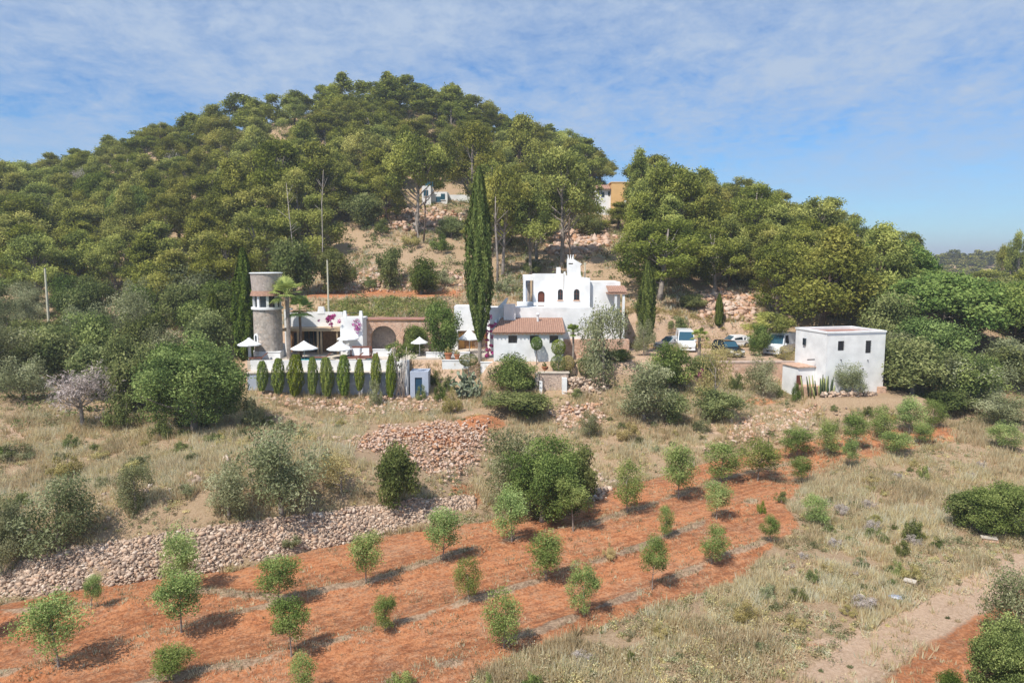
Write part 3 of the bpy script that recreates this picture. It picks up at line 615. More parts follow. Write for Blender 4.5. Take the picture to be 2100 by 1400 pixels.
plant_px('olive', 5, 1040, 80, 'dark low bush at the left edge touching the stone wall', vbase=1190, var=2)
plant_px('olive', 280, 945, 95, 'sparse grey bush on the dry slope above the wall', vbase=1050, var=1)
plant_px('olive', 1050, 862, 150, 'grey crowned olive making the left half of the central thicket', vbase=1050, var=3)
plant_px('big', 1112, 880, 200, 'bright green bush making the middle of the central thicket', vbase=1070, var=1)
plant_px('oak', 1180, 900, 90, 'darker bush on the right side of the central thicket', vbase=1035, var=2)
plant_px('olive', 1320, 730, 150, 'large dull olive tree below the parked cars', vbase=862, var=4)
plant_px('carob', 1372, 690, 100, 'bright leafy tree between the cars and the large dull olive', vbase=805, var=2)
plant_px('oak', 1375, 795, 85, 'round dark bush at the right foot of the large dull olive', vbase=868)
plant_px('yel', 1465, 690, 90, 'thin brownish tree in front of the parking wall', vbase=850)
plant_px('oak', 1475, 790, 110, 'dark green bush at the foot of the thin brownish tree', vbase=862)
plant_px('olive', 1565, 710, 76, 'silvery olive in front of the stone parking wall', vbase=812, var=0)
plant_px('olive', 1747, 735, 74, 'silvery olive sapling against the front of the white block house', vbase=812, var=2)
plant_px('carob', 850, 662, 60, 'bushy green tree hiding the second arch', y=80.3, var=1)
plant_px('oak', 1440, 725, 70, 'mixed green bush below the white van', y=75.6, var=1)
plant_px('yel', 1490, 708, 80, 'light hedge like bush between the white van and the black car', y=78.0)
plant_px('carob', 1560, 655, 50, 'small leafy tree between the black car and the big van', y=81)
plant_px('yel', 1612, 705, 60, 'dry bush in front of the big white van', y=79.0)
plant_px('pine', 1520, 560, 80, 'young pine behind the bare rocky patch', y=108)
plant_px('oak', 1420, 600, 60, 'dry green bush left of the bare rocky patch', y=94)
plant_px('carob', 1058, 715, 110, 'round green tree in front of the tiled annex', y=73.5, var=0)
plant_px('oak', 1070, 798, 145, 'low wide dark green bush below the annex', vbase=852, var=3)
plant_px('olive', 1208, 838, 50, 'small grey bush above the central thicket', vbase=898)
plant_px('dead', 170, 725, 150, 'leafless grey purple tree in the lower left wood', vbase=875, var=0)
plant_px('dead', 985, 680, 30, 'small bare shrub behind the tallest cypress foot', y=77)
plant_px('pine', 1575, 640, 90, 'brownish small pine left of the white block house roof', y=84)
plant_px('oak', 1240, 712, 50, 'dark shrub tree under the leaning olive', y=75.5)
plant_px('carob', 1275, 715, 55, 'deep green bush right of the leaning olive trunk', y=76)
plant_px('oak', 1900, 700, 130, 'grey green tree right of the white block house', y=75)
plant_px('olive', 1990, 720, 150, 'tall grey leafed tree with bare twigs at the right', y=71, var=1)
plant_px('oak', 2070, 700, 120, 'green tree at the right edge behind the grey leafed one', y=74)
plant_px('oak', 1945, 790, 110, 'dark thicket tree at the upper end of the field', y=69.5)
plant_px('olive', 2060, 800, 130, 'grey bush at the right edge above the scrub', y=66)
plant_px('big', 2060, 980, 190, 'dark green spreading bush at the right edge of the scrub', vbase=1095, var=1)
plant_px('oak', 1990, 1000, 110, 'rounder bush joined to the left of the dark spreading one', vbase=1085)
plant_px('olive', 2085, 1150, 150, 'grey green bush in the lower right corner above the track', vbase=1320, var=3)
plant_px('big', 2070, 1240, 190, 'leafy bush beside the orange track in the lower right corner', vbase=1440, var=2)
plant_px('carob', 1945, 1368, 80, 'small light green bush on the bottom edge by the track', vbase=1440, var=0)

# young almond trees in the red field: (u crown, vtop, width, vbase, label)
ALM = [(908, 1043, 72, 1148, 'slim almond with a tall bare stem near the end of the stone wall'), (1050, 1005, 74, 1112, 'almond in front of the left half of the central thicket'),
       (1176, 985, 72, 1090, 'almond overlapping the right side of the central thicket'), (1286, 945, 66, 1052, 'almond first to the right of the central thicket'),
       (1391, 918, 76, 1022, 'roundest almond with round shadow on the top row'), (1478, 912, 82, 990, 'wide low almond on the top row with oval shadow'),
       (1553, 905, 78, 985, 'dense almond with foliage nearly to the ground on the top row'), (1633, 878, 62, 940, 'almond beside a small grey post on the top row'),
       (1697, 862, 52, 935, 'round almond above a dark shadow near the far end of the field'), (1757, 852, 48, 925, 'slender stemmed almond near the far end of the field'),
       (1812, 832, 50, 900, 'almond third from the far end of the top row'), (1864, 818, 58, 890, 'biggest almond at the far end of the top row'), (1912, 822, 48, 878, 'last almond at the far end of the top row'),
       (750, 1092, 68, 1196, 'almond on a thin pale stem in front of the stone wall middle'), (570, 1140, 86, 1236, 'one sided almond below the stone wall'),
       (375, 1090, 86, 1214, 'tall almond touching the stone wall'), (372, 1180, 96, 1298, 'large almond directly in front of the tall one at the wall'),
       (962, 1145, 58, 1236, 'sparse pale almond in the middle row'), (1120, 1096, 80, 1190, 'dense round almond in the middle of the field'),
       (1366, 1040, 38, 1104, 'nearly bare yellowish almond sapling with grey weeds at its foot'), (1469, 990, 54, 1066, 'almond above an isolated dark oval shadow'),
       (1647, 942, 46, 994, 'small almond at the edge of the grey weeds'), (1198, 1158, 62, 1266, 'almond with long slanted stem in the lower row'),
       (1337, 1112, 54, 1212, 'upright narrow almond near the field edge'), (1459, 1075, 58, 1157, 'almond with bushy foot near the right field edge'),
       (1579, 1060, 40, 1112, 'small round yellow green almond by the scrub edge'), (1666, 1018, 56, 1078, 'lopsided almond standing in the dry scrub'),
       (122, 1222, 118, 1368, 'biggest almond in the lower left of the field'), (186, 1185, 42, 1250, 'yellow green sapling behind the biggest lower left almond'),
       (790, 1222, 50, 1292, 'small round almond in the lower middle of the field'), (598, 1240, 82, 1346, 'pale almond in the lower row left of the small round one'),
       (1033, 1205, 82, 1328, 'large almond on the lower row with shadow at its foot'), (355, 1328, 92, 1392, 'low wide sprawling almond near the bottom edge'),
       (617, 1345, 62, 1440, 'almond cut by the bottom edge below the pale one'), (1840, 888, 62, 935, 'low bushy almond past the weeds at the far end'), (1901, 870, 48, 915, 'almond on a slim stem at the far right of the field'),
       (2055, 868, 56, 925, 'green almond standing alone by the right end of the field'), (1740, 905, 32, 960, 'thin pale sapling at the far end weeds'), (-40, 1215, 80, 1310, 'almond beyond the left edge casting its shadow in')]
for i, (u, vt, w, vb, lab) in enumerate(ALM):
    kind = 'almond'
    t = plant_px(kind, u, vt, w*1.12, lab, vbase=vb, group='young almond trees in the red field', var=i)
SMALL = [('oak', 886, 742, 34, 790, 'rounded green bush on the bank right of the blue door'), ('carob', 905, 775, 40, 822, 'leafy low bush below the white patio wall'), ('olive', 1005, 790, 40, 835, 'grey bush between the prickly pear and the low wide bush'), ('yel', 1290, 860, 60, 905, 'straw green weed bush below the large dull olive'), ('oak', 1180, 790, 40, 815, 'small bush before the broken rubble wall'), ('oak', 760, 560, 44, 590, 'low bush at the foot of the dirt path'), ('olive', 915, 545, 56, 585, 'grey bush left of the tallest cypress on the slope'), ('oak', 720, 530, 50, 572, 'green bush on the slope right of the flagpole tree'), ('yel', 840, 470, 60, 505, 'dry bush under the leaning trunk'), ('oak', 780, 440, 60, 480, 'dark shrub above the dirt path'), ('carob', 905, 470, 70, 515, 'green shrub below the red rock face'), ('oak', 1090, 520, 60, 560, 'green bush left of the white house roof'), ('olive', 1040, 555, 70, 600, 'dry grey bush between the grey trunk and the white house'), ('oak', 1320, 600, 60, 640, 'dark bush behind the single cypress'), ('oak', 1395, 640, 60, 680, 'dark bush behind the silver cars'),
         ('oak', 1668, 1160, 40, 1195, 'little green shrub in the scrub'), ('almond', 1893, 945, 34, 985, 'blue green sapling shrub among the pale weeds'), ('almond', 1842, 1140, 34, 1185, 'bright green shrub near the half hidden block'),
         ('carob', 1090, 1372, 70, 1420, 'green bush on the bottom edge right of the middle'), ('almond', 820, 1372, 90, 1420, 'two lobed bush cut by the bottom edge of the field'), ('almond', 1002, 1368, 22, 1410, 'tiny upright shrub on the bottom edge'),
         ('yel', 1250, 1108, 36, 1146, 'yellowish weed clump between two almonds'), ('lcyp', 1562, 1020, 26, 1052, 'small green shrub at the right field edge'), ('oak', 1870, 1040, 60, 1110, 'greenish shrub left of the dark spreading bush'),
         ('yel', 1870, 1150, 50, 1195, 'brown tinted shrub by the half hidden block'), ('oak', 1850, 1095, 46, 1140, 'yellow green shrub in the upper scrub'), ('olive', 770, 765, 36, 835, 'thin grey shrub in front of the two right hand column cypresses'),
         ('oak', 866, 780, 30, 822, 'small green bush beside the blue door'), ('oak', 915, 755, 34, 805, 'green bush left of the prickly pear'), ('carob', 1635, 775, 32, 822, 'narrow bright bush by the brown door'), ('oak', 1600, 788, 26, 815, 'small dark shrub left of the brown door'),
         ('oak', 250, 780, 100, 880, 'dark rounded bush left of the big carob'), ('olive', 30, 900, 90, 940, 'low olive clump at the left edge of the slope'), ('carob', 10, 905, 50, 945, 'green low bush at the left edge beside the pale rock'),
         ('oak', 1505, 745, 46, 800, 'yellow green shrub in front of the parking wall'), ('olive', 1440, 835, 50, 888, 'pale shrub on the bank below the car park'), ('oak', 1600, 1000, 40, 1030, 'weedy shrub near the small almond'),
         ('olive', 520, 800, 70, 880, 'grey bush right of the big carob foot'), ('oak', 330, 830, 60, 900, 'shaded bush at the foot of the big carob'), ('yel', 925, 790, 50, 850, 'straggly shrub below the prickly pear'), ('olive', 600, 1090, 60, 1120, 'small shrub on the stone wall')]
for k, u, vt, w, vb, lab in SMALL: plant_px(k, u, vt, w, lab, vbase=vb, cat='shrub', shrub=True)
# countable bushes standing in the dry grass
def bushes(poly, n, seed, kinds, where, smin, smax, gap):
    rng = np.random.default_rng(seed); wp = [hit(u, v)[:2] for u, v in poly]; xs_ = [p[0] for p in wp]; ys_ = [p[1] for p in wp]; got = []
    while len(got) < n:
        x, y = rng.uniform(min(xs_), max(xs_)), rng.uniform(min(ys_), max(ys_))
        if not inpoly(x, y, wp) or any((a-x)**2+(b-y)**2 < gap*gap for a, b in got): continue
        got.append((x, y)); k, nm = kinds[int(rng.integers(len(kinds)))]; s = rng.uniform(smin, smax)*(1 if rng.random() < .75 else 1.5)
        plant(k, x, y, float(hgt(x, y)), s*1.5, s*rng.uniform(.7, 1.1), nm+' '+where, 'shrub', nm+'s '+where, shrub=True)
bushes([(20, 1050), (20, 905), (260, 900), (520, 880), (700, 870), (700, 1000), (420, 1060), (200, 1090)], 34, 3, [('olive', 'grey green shrub'), ('oak', 'dull green shrub'), ('yel', 'yellowish dry shrub')], 'in the dry grass of the left slope', .6, 1.5, 2.2)
bushes([(1640, 1120), (1700, 1000), (1850, 950), (2060, 950), (1940, 1010), (1980, 1120), (1800, 1240), (1600, 1340), (1200, 1390), (1100, 1390), (1330, 1290), (1560, 1200)], 60, 5, [('olive', 'greyish scrub bush'), ('yel', 'straw green scrub bush'), ('oak', 'olive scrub bush'), ('dead', 'twiggy grey scrub bush')], 'in the dry strip right of the red field', .3, .85, 1.0)
bushes([(1220, 930), (1240, 840), (1300, 870), (1500, 900), (1700, 840), (1900, 845), (1880, 862), (1600, 905), (1420, 930)], 22, 7, [('olive', 'grey bank shrub'), ('yel', 'dry bank shrub'), ('oak', 'green bank shrub')], 'above the top row of young trees', .4, .9, 1.6)
plant_px('yel', 1392, 694, 46, 'straw coloured bush half hiding the white van', y=78.5)
# column cypresses along the pool wall
rng_c = np.random.default_rng(12)
for i, (u, vt, w, vb) in enumerate([(538, 740, 26, 803), (571, 735, 30, 812), (605, 727, 37, 816), (641, 732, 24, 810), (672, 733, 31, 813), (706, 728, 30, 812), (737, 737, 22, 802), (770, 726, 24, 806), (801, 730, 24, 815)]):
    y = 72.1; x = ray(u, vb)[0]*y; z = float(hgt(x, y))
    lab = ['left end', 'second from the left', 'widest and third from the left', 'fourth from the left', 'middle', 'sixth from the left', 'shortest, third from the right', 'second from the right', 'right end'][i]
    top = ZC+ray(u, vt)[1]*y
    zb = max(z+.25, ZC+ray(u, vb)[1]*y+.1)
    t = thing('cypress_shrub', 'column clipped cypress against the pool wall, '+lab+' of the nine', 'shrub', (x, y, z), i, 'column cypresses along the pool wall')
    cm, tm, W, H = VAR['column'][i % 4]; link('crown', cm, t, (0, 0, zb-z), rot=(rng_c.normal()*.03, rng_c.normal()*.03, 0), sc=(.84*w*y/F/W, .84*w*y/F/W, (top-zb)/H)); link('trunk', MB().tube([(0, 0, -.2), (0, 0, .9)], .06, 6).mesh('cypress_shrub_trunk', MT['palebark']), t)

# ------------------------------------------------------------------ forest filler
CLEAR = [(728, 470, 960, 640), (868, 376, 955, 432), (1226, 374, 1296, 420), (1140, 475, 1245, 520), (1432, 602, 1560, 700), (1900, 520, 2100, 560)]
PADX = [(-30, 40, 60, 93)]
def lowlimit(u): return np.interp(u, [-200, 420, 500, 640, 700, 980, 1000, 1290, 1420, 1560, 1620, 1800, 1830, 2300], [880, 880, 640, 560, 470, 470, 560, 600, 600, 640, 655, 670, 830, 840])
def forest():
    rng = np.random.default_rng(21); pts = []; cell = {}
    cand = rng.uniform([-165, 66], [140, 232], (16000, 2))
    feats = FEAT
    for x, y in cand:
        z = float(hgt(x, y)); u, v = proj(x, y, z); u = float(u); v = float(v)
        if u < -130 or u > 2230: continue
        if v > lowlimit(u): continue
        if u > 1810 and (y < 70 or v > 835): continue
        oakz = (u < 520 and v > 640+0.05*u) or (u > 1810 and y < 112)
        sp = 4.2 if oakz else (6.3 if y < 140 else 6.2)
        if y > 205 and rng.random() < .5: continue
        gx, gy = int(x//6), int(y//6); bad = False
        for a in (-1, 0, 1):
            for b in (-1, 0, 1):
                for (px, py, ps) in cell.get((gx+a, gy+b), ()):
                    if (px-x)**2+(py-y)**2 < ((sp+ps)/2)**2: bad = True
        if bad: continue
        if any((fx-x)**2+(fy-y)**2 < (fr*.62+1.6)**2 for fx, fy, fr in feats): continue
        h = rng.uniform(4.8, 8.0) if oakz else rng.uniform(8.5, 13.0)
        if not oakz and y > 175: h = rng.uniform(7.0, 11.5)
        w = rng.uniform(5.0, 8.0) if oakz else rng.uniform(6.8, 10.6)
        if not oakz: h *= (.78 if u > 1480 and y > 100 else 1)*(.88 if y > 170 else 1)*(.85 if u < 420 and y > 160 else 1)
        hw = w/2*F/y; ht = h*F/y; ok = True
        for (a0, b0, a1, b1) in CLEAR:
            if u+hw*.8 > a0 and u-hw*.8 < a1 and v > b0 and v-ht < b1-6: 
                if v-ht*0.35 > b0: ok = False
                if v > b0 and v-ht < b1: ok = False
        if not ok: continue
        cell.setdefault((gx, gy), []).append((x, y, sp)); pts.append((x, y, z, w, h, oakz, u, v))
    return pts
FP = forest()
pines = sorted([p for p in FP if not p[5]], key=lambda p: p[1]); oaks = sorted([p for p in FP if p[5]], key=lambda p: p[1])
print('PINES', len(pines), 'OAKS', len(oaks))
def region(u, v, y):
    if y > 185: b = 'on the skyline ridge'
    elif y > 140: b = 'on the upper slope'
    else: b = 'on the lower slope'
    s = ('far left' if u < 300 else 'left' if u < 600 else 'left of the summit' if u < 780 else 'centre' if u < 1000 else 'right of centre' if u < 1250 else 'right' if u < 1550 else 'far right')
    return b, s
NP = 268
rd = np.random.default_rng(4)
for i in rd.permutation([k for k, p in enumerate(pines) if p[1] < 190])[:16]:
    x, y, z, w, h, o, u, v = pines[i]; b, s = region(u, v, y); a = rd.random()*6.28
    plant('dead', x+2.6*math.cos(a), y-2.2, float(hgt(x, y-2.2)), 5.0, h*.98, f'leafless grey tree among the pines {b}, {s}', group=f'leafless trees {b}, {s}')
for i, (x, y, z, w, h, o, u, v) in enumerate(pines[:NP]):
    b, s = region(u, v, y); plant('pine', x, y, z, w, h, f'forest pine {b}, {s}', group=f'forest pines {b}, {s}')
for i, (x, y, z, w, h, o, u, v) in enumerate(oaks):
    k = ('oak', 'olive', 'oak', 'oak', 'carob')[int(RNG.integers(5))] if u > 60 or v < 650 else 'olive'
    if u > 1500:
        b = 'far' if y > 95 else 'near'; nm = dict(oak='dull green evergreen', olive='greyish wild olive', carob='bright green carob')[k]
        plant(k, x, y, z, w, h, f'{nm} in the {b} part of the wood at the right edge', group=f'{nm}s in the {b} right wood'); continue
    s = 'left edge' if u < 170 else 'middle' if u < 330 else 'near the tower'; b = 'upper' if v < 660 else 'middle' if v < 760 else 'lower'
    nm = dict(oak='dull green evergreen', olive='greyish wild olive', carob='bright green carob')[k]
    plant(k, x, y, z, w, h, f'{nm} in the {b} part of the left hand wood, {s}', group=f'{nm}s in the {b} left wood, {s}')
# remaining far pines and far wood as one mass each
def mass(name, trees, label, per=2):
    Vs = []; Ts = []; rng = np.random.default_rng(5)
    for j, (x, y, z, w, h) in enumerate(trees):
        cm = VAR['pine'][j % 10][0]; n = len(cm.vertices); co = np.empty(n*3, np.float32); cm.vertices.foreach_get('co', co); co = co.reshape(-1, 4, 3)
        ti = np.empty(n, np.float32); cm.attributes['tint'].data.foreach_get('value', ti); ti = ti.reshape(-1, 4)
        sel = rng.permutation(len(co))[:len(co)//per]; q = co[sel].copy(); c0 = q.mean(1, keepdims=True); q = c0+(q-c0)*math.sqrt(per)*.95
        a = rng.random()*6.28; ca, sa = math.cos(a), math.sin(a); X = q[..., 0]*ca-q[..., 1]*sa; Y = q[..., 0]*sa+q[..., 1]*ca
        q = np.stack([X*w/7+x, Y*w/7+y, q[..., 2]*h/10+z], -1); Vs.append(q.reshape(-1, 3)); Ts.append((ti[sel]+rng.normal()*.1).ravel())
    V = np.concatenate(Vs); T = np.concatenate(Ts)
    tag(link(name, np_mesh(name, V, np.arange(len(V)).reshape(-1, 4), MT['pine'], tint=np.clip(T, 0, 1))), label, 'forest', kind='stuff')
if len(pines) > NP: mass('pine_forest', [p[:5] for p in pines[NP:]], 'pine forest closing the far side of the hill top', 4)
fw = []
rg = np.random.default_rng(8)
for i in range(420):
    x = rg.uniform(170, 640); y = rg.uniform(400, 640); fw.append((x, y, float(hgt(x, y)), rg.uniform(9, 15), rg.uniform(7, 11)))
mass('far_wood', fw, 'distant low wood on the horizon at the right', 16)
# far white villas half seen in the far wood
for i, (u, v, y) in enumerate(((1908, 549, 330), (1918, 562, 250))):
    x, y, z = pix(u, v, y); t = thing('villa', ('tiny white building in the distance left of the far wood', 'tiny white building glimpsed over the umbrella pine')[i], 'house', (x, y, z)); MB().box(-1.8, 1.8, -2, 2, -12, .6).obj('wall', MT['white'], t); MB().box(-2.1, 2.1, -2.3, 2.3, .603, 1.0, .8, .8).obj('roof', MT['tile'], t)

# bare pale trunks and poles
def bare_trunk(u, v0, v1, y, lean, label, mat='palebark', r=.13, forks=2):
    x0, _, z0 = pix(u, v0, y); x1, _, z1 = pix(u+lean, v1, y); zg = float(hgt(x0, y)); z0 = min(z0, zg)
    rng = np.random.default_rng(int(u)); t = thing('bare_pine', label, 'tree', (x0, y, zg-.2)); mb = MB(); H = z1-zg
    mb.tube([(0, 0, -.3), ((x1-x0)*.3+.1, 0, H*.35), ((x1-x0)*.6-.1, .1, H*.7), (x1-x0, 0, H)], [r, r*.8, r*.6, r*.25], 6); mb.obj('trunk', MT[mat], t, True)
    lb = MB()
    for k in range(forks*2):
        q = rng.uniform(.45, .9); lb.tube([((x1-x0)*q, 0, H*q), ((x1-x0)*q+rng.normal()*.9, rng.normal()*.5, H*q+rng.uniform(.6, 1.8))], [r*.4, r*.1], 5)
    lb.obj('limb', MT[mat], t, True)
bare_trunk(603, 470, 372, 104, -16, 'pale dead trunk with forked top above the light green tree', r=.09, forks=5)
bare_trunk(657, 498, 345, 106, 6, 'tall straight pale trunk rising right of the forked dead one', r=.085, forks=4)
bare_trunk(1020, 585, 400, 99, -4, 'grey bare trunk right of the tallest cypress', 'greybark', .2)
bare_trunk(868, 500, 380, 122, 8, 'dark leaning trunk in front of the high white house', 'bark', .18, 3)
bare_trunk(858, 480, 432, 121, -8, 'short pale stump leaning left below the high white house', r=.1)
bare_trunk(1168, 520, 440, 108, 0, 'dark trunk standing behind the bell gable', 'bark', .22)
bare_trunk(768, 330, 262, 172, -20, 'thin pale leaning trunk high on the slope below the summit', r=.12)
bare_trunk(720, 320, 245, 175, -14, 'thin grey trunk leaning left high below the summit', r=.12)

# ------------------------------------------------------------------ rocks
_ico = None
def ico():
    import bmesh
    bm = bmesh.new(); bmesh.ops.create_icosphere(bm, subdivisions=1, radius=1); bm.verts.ensure_lookup_table()
    V = np.array([v.co[:] for v in bm.verts]); Fc = np.array([[v.index for v in f.verts] for f in bm.faces]); bm.free(); return V, Fc
IV, IF = ico()
def rockmesh(name, P, size, rng, mat, flat=.65):
    n = len(P); m = len(IV); s = size[:, None]*np.c_[rng.uniform(.7, 1.4, n), rng.uniform(.6, 1.1, n), rng.uniform(.45, .95, n)*flat/.65]
    V = IV[None]*(1+rng.normal(size=(n, m, 1))*.2)+rng.normal(size=(n, m, 3))*.16; V = V*s[:, None, :]
    a = rng.random(n)*6.28; b = rng.normal(size=n)*.4; ca, sa = np.cos(a)[:, None], np.sin(a)[:, None]; cb, sb = np.cos(b)[:, None], np.sin(b)[:, None]
    X = V[..., 0]; Y = V[..., 1]*cb-V[..., 2]*sb; Z = V[..., 1]*sb+V[..., 2]*cb
    V = np.stack([X*ca-Y*sa, X*sa+Y*ca, Z], -1)+P[:, None]
    Fc = (IF[None]+np.arange(n)[:, None, None]*m).reshape(-1, 3); t = np.repeat(np.clip(rng.random(n), 0, 1), m)
    return np_mesh(name, V.reshape(-1, 3), Fc, MT[mat], tint=t)
def drywall():
    rng = np.random.default_rng(3); B = np.array(WB); T = np.array(WT); L = np.r_[0, np.cumsum(np.linalg.norm(np.diff(B, axis=0), axis=1))]
    n = 36000; s = rng.random(n)*L[-1]; t = rng.random(n)**.9
    Bi = np.stack([np.interp(s, L, B[:, k]) for k in range(3)], 1); Ti = np.stack([np.interp(s, L, T[:, k]) for k in range(3)], 1)
    bulge = .12*np.sin(s*1.7)+.1*(fbm(s*.9, s*0+3.3, 4)-.5)
    P = Bi+(Ti-Bi)*t[:, None]; P[:, 2] += .10*np.sin(math.pi*t)+rng.normal(size=n)*.05+np.where(t > .85, (fbm(s*.6, s*0, 8)-.45)*.35, 0); P[:, 1] -= .1+bulge+rng.random(n)*.08
    sz = rng.gamma(2.6, .021, n).clip(.028, .24)
    o = link('dry_stone_wall', rockmesh('dry_stone_wall', P, sz, rng, 'rock')); tag(o, 'long dry stone wall of pale rubble sloping along the upper edge of the red field', 'wall')
    # core bank under the stones
    V = []; Fc = []
    for i in range(len(B)): V += [tuple(B[i]+[0, -.02, -.4]), tuple(B[i]+[0, -.02, 0]), tuple(T[i]+[0, -.05, -.05]), tuple(T[i]+[0, 1.2, -.12])]
    for i in range(len(B)-1):
        for k in range(3): a = i*4+k; Fc.append((a, a+4, a+5, a+1))
    c = link('core', np_mesh('core', np.array(V), np.array(Fc), MT['rock'], tint=np.full(len(V), .3)), o)
drywall()
def scatter_px(name, poly, n, smin, smax, label, mat='rock', seed=1, lift=.3, cat='rocks', sink=.3):
    rng = np.random.default_rng(seed); us = [p[0] for p in poly]; vs = [p[1] for p in poly]; P = []; 
    wp = [hit(u, v)[:2] for u, v in poly]; xsn = [p[0] for p in wp]; ysn = [p[1] for p in wp]
    while len(P) < n:
        x = rng.uniform(min(xsn), max(xsn), n); y = rng.uniform(min(ysn), max(ysn), n); k = inpoly(x, y, wp); P += list(zip(x[k], y[k]))
    P = np.array(P[:n])+rng.normal(size=(n, 2))*np.where(rng.random((n, 1)) < .3, .9, .25)*lift/.35; s = rng.gamma(2.2, (smax-smin)/5, n)+smin; s = np.minimum(s, smax); z = hgt(P[:, 0], P[:, 1])+s*(.5-sink)+rng.random(n)*lift
    return tag(link(name, rockmesh(name, np.c_[P, z], s, rng, mat)), label, cat, kind='stuff')
scatter_px('rubble', [(720, 915), (790, 878), (850, 886), (900, 866), (960, 880), (1000, 868), (1005, 895), (985, 915), (960, 975), (905, 985), (850, 955), (780, 930)], 3200, .02, .18, 'heap of pinkish limestone rubble on the slope below the pool wall', 'redrock', 2, .35)
scatter_px('loose_rocks', [(560, 825), (540, 812), (870, 812), (960, 830), (900, 845), (620, 845)], 700, .05, .28, 'band of loose stones at the foot of the pool wall', 'redrock', 3, .1)
scatter_px('rock_outcrop', [(1500, 905), (1490, 870), (1600, 840), (1700, 850), (1640, 880), (1560, 905)], 900, .03, .24, 'pale broken rock on the bank below the white block house', 'redrock', 4, .1)
scatter_px('rock_outcrop', [(1130, 870), (1160, 835), (1230, 830), (1240, 860), (1180, 885)], 420, .04, .28, 'pink rock outcrop above the central thicket', 'redrock', 5, .2)
scatter_px('rock_outcrop', [(1125, 520), (1140, 480), (1240, 470), (1250, 500), (1200, 530)], 800, .12, .7, 'orange rock outcrop on the hill above the bell gable', 'redrock', 6, .3)
scatter_px('rock_outcrop', [(1430, 655), (1440, 600), (1540, 600), (1550, 660)], 420, .12, .6, 'bare rocky patch on the slope above the parked cars', 'redrock', 7, .1)
scatter_px('rock_outcrop', [(790, 470), (790, 420), (950, 440), (950, 470), (860, 480)], 700, .1, .6, 'red rock face below the high white house', 'redrock', 8, .4)
scatter_px('loose_rocks', [(700, 600), (730, 550), (960, 560), (960, 590)], 500, .08, .4, 'scattered stones on the path slope above the red terrace', 'redrock', 9, .05)
scatter_px('loose_rocks', [(1160, 800), (1240, 775), (1250, 800), (1180, 815)], 220, .08, .3, 'stones of the broken wall right of the stone gateway', 'rock', 10, .3)
scatter_px('loose_rocks', [(1205, 1030), (1220, 960), (1260, 990), (1240, 1020)], 160, .06, .25, 'tumbled stones right of the central thicket', 'rock', 11, .1)
scatter_px('loose_rocks', [(1400, 930), (1600, 860), (1900, 850), (1900, 870), (1600, 910)], 260, .05, .25, 'loose stones along the bank at the top of the field', 'rock', 12, .03)
scatter_px('loose_rocks', [(200, 1090), (400, 1020), (700, 900), (600, 860), (300, 960), (100, 1080)], 160, .05, .3, 'loose stones in the dry grass of the left slope', 'rock', 13, .03)
scatter_px('soil_clods', FIELD_PX[:8]+[(1230, 1004), (1530, 950), (1620, 1050), (1530, 1185), (1150, 1312), (930, 1398), (0, 1398), (0, 1260)], 7000, .012, .06, 'clods of red earth strewn over the ploughed field', 'clod' if 'clod' in MT else 'redrock', 14, .0, 'earth') if False else None

# ------------------------------------------------------------------ grass and scrub (uncountable)
def blades(name, P, tint, hgt_, rng, nb, width, label, mat, spread=.22):
    n = len(P); m = n*nb; ix = np.repeat(np.arange(n), nb); a = rng.random(m)*6.283; r = rng.random(m)*spread; h = hgt_[ix]*rng.uniform(.5, 1.1, m)
    b0 = P[ix]+np.c_[r*np.cos(a), r*np.sin(a), np.full(m, -.03)]; tip = b0+np.c_[np.cos(a)*h*rng.uniform(.1, .6, m), np.sin(a)*h*rng.uniform(.1, .6, m), h]
    w = width*rng.uniform(.6, 1.3, m); p = rng.random(m)*3.14; o = np.c_[np.cos(p)*w/2, np.sin(p)*w/2, np.zeros(m)]
    V = np.stack([b0-o, b0+o, tip], 1).reshape(-1, 3); t = np.repeat(np.clip(tint[ix]+rng.normal(size=m)*.13, 0, 1), 3)
    me = np_mesh(name, V, np.arange(3*m).reshape(m, 3), MT[mat], tint=t)
    return tag(link(name, me), label, 'grass' if mat == 'straw' else 'weeds', kind='stuff')
def onpads(x, y):
    k = np.zeros(len(x), bool)
    for x0, x1, y0, y1, z, mg in PADS: k |= (x > x0-.6) & (x < x1+.6) & (y > y0-.8) & (y < y1+.6)
    return k
def wallzone(x, y):
    # between wall foot and wall top
    Bx = [p[0] for p in WB]; By = [p[1] for p in WB]; yb = np.interp(x, Bx, By); return (x < WB[-1][0]+.3) & (y > yb-.3) & (y < yb+1.7)
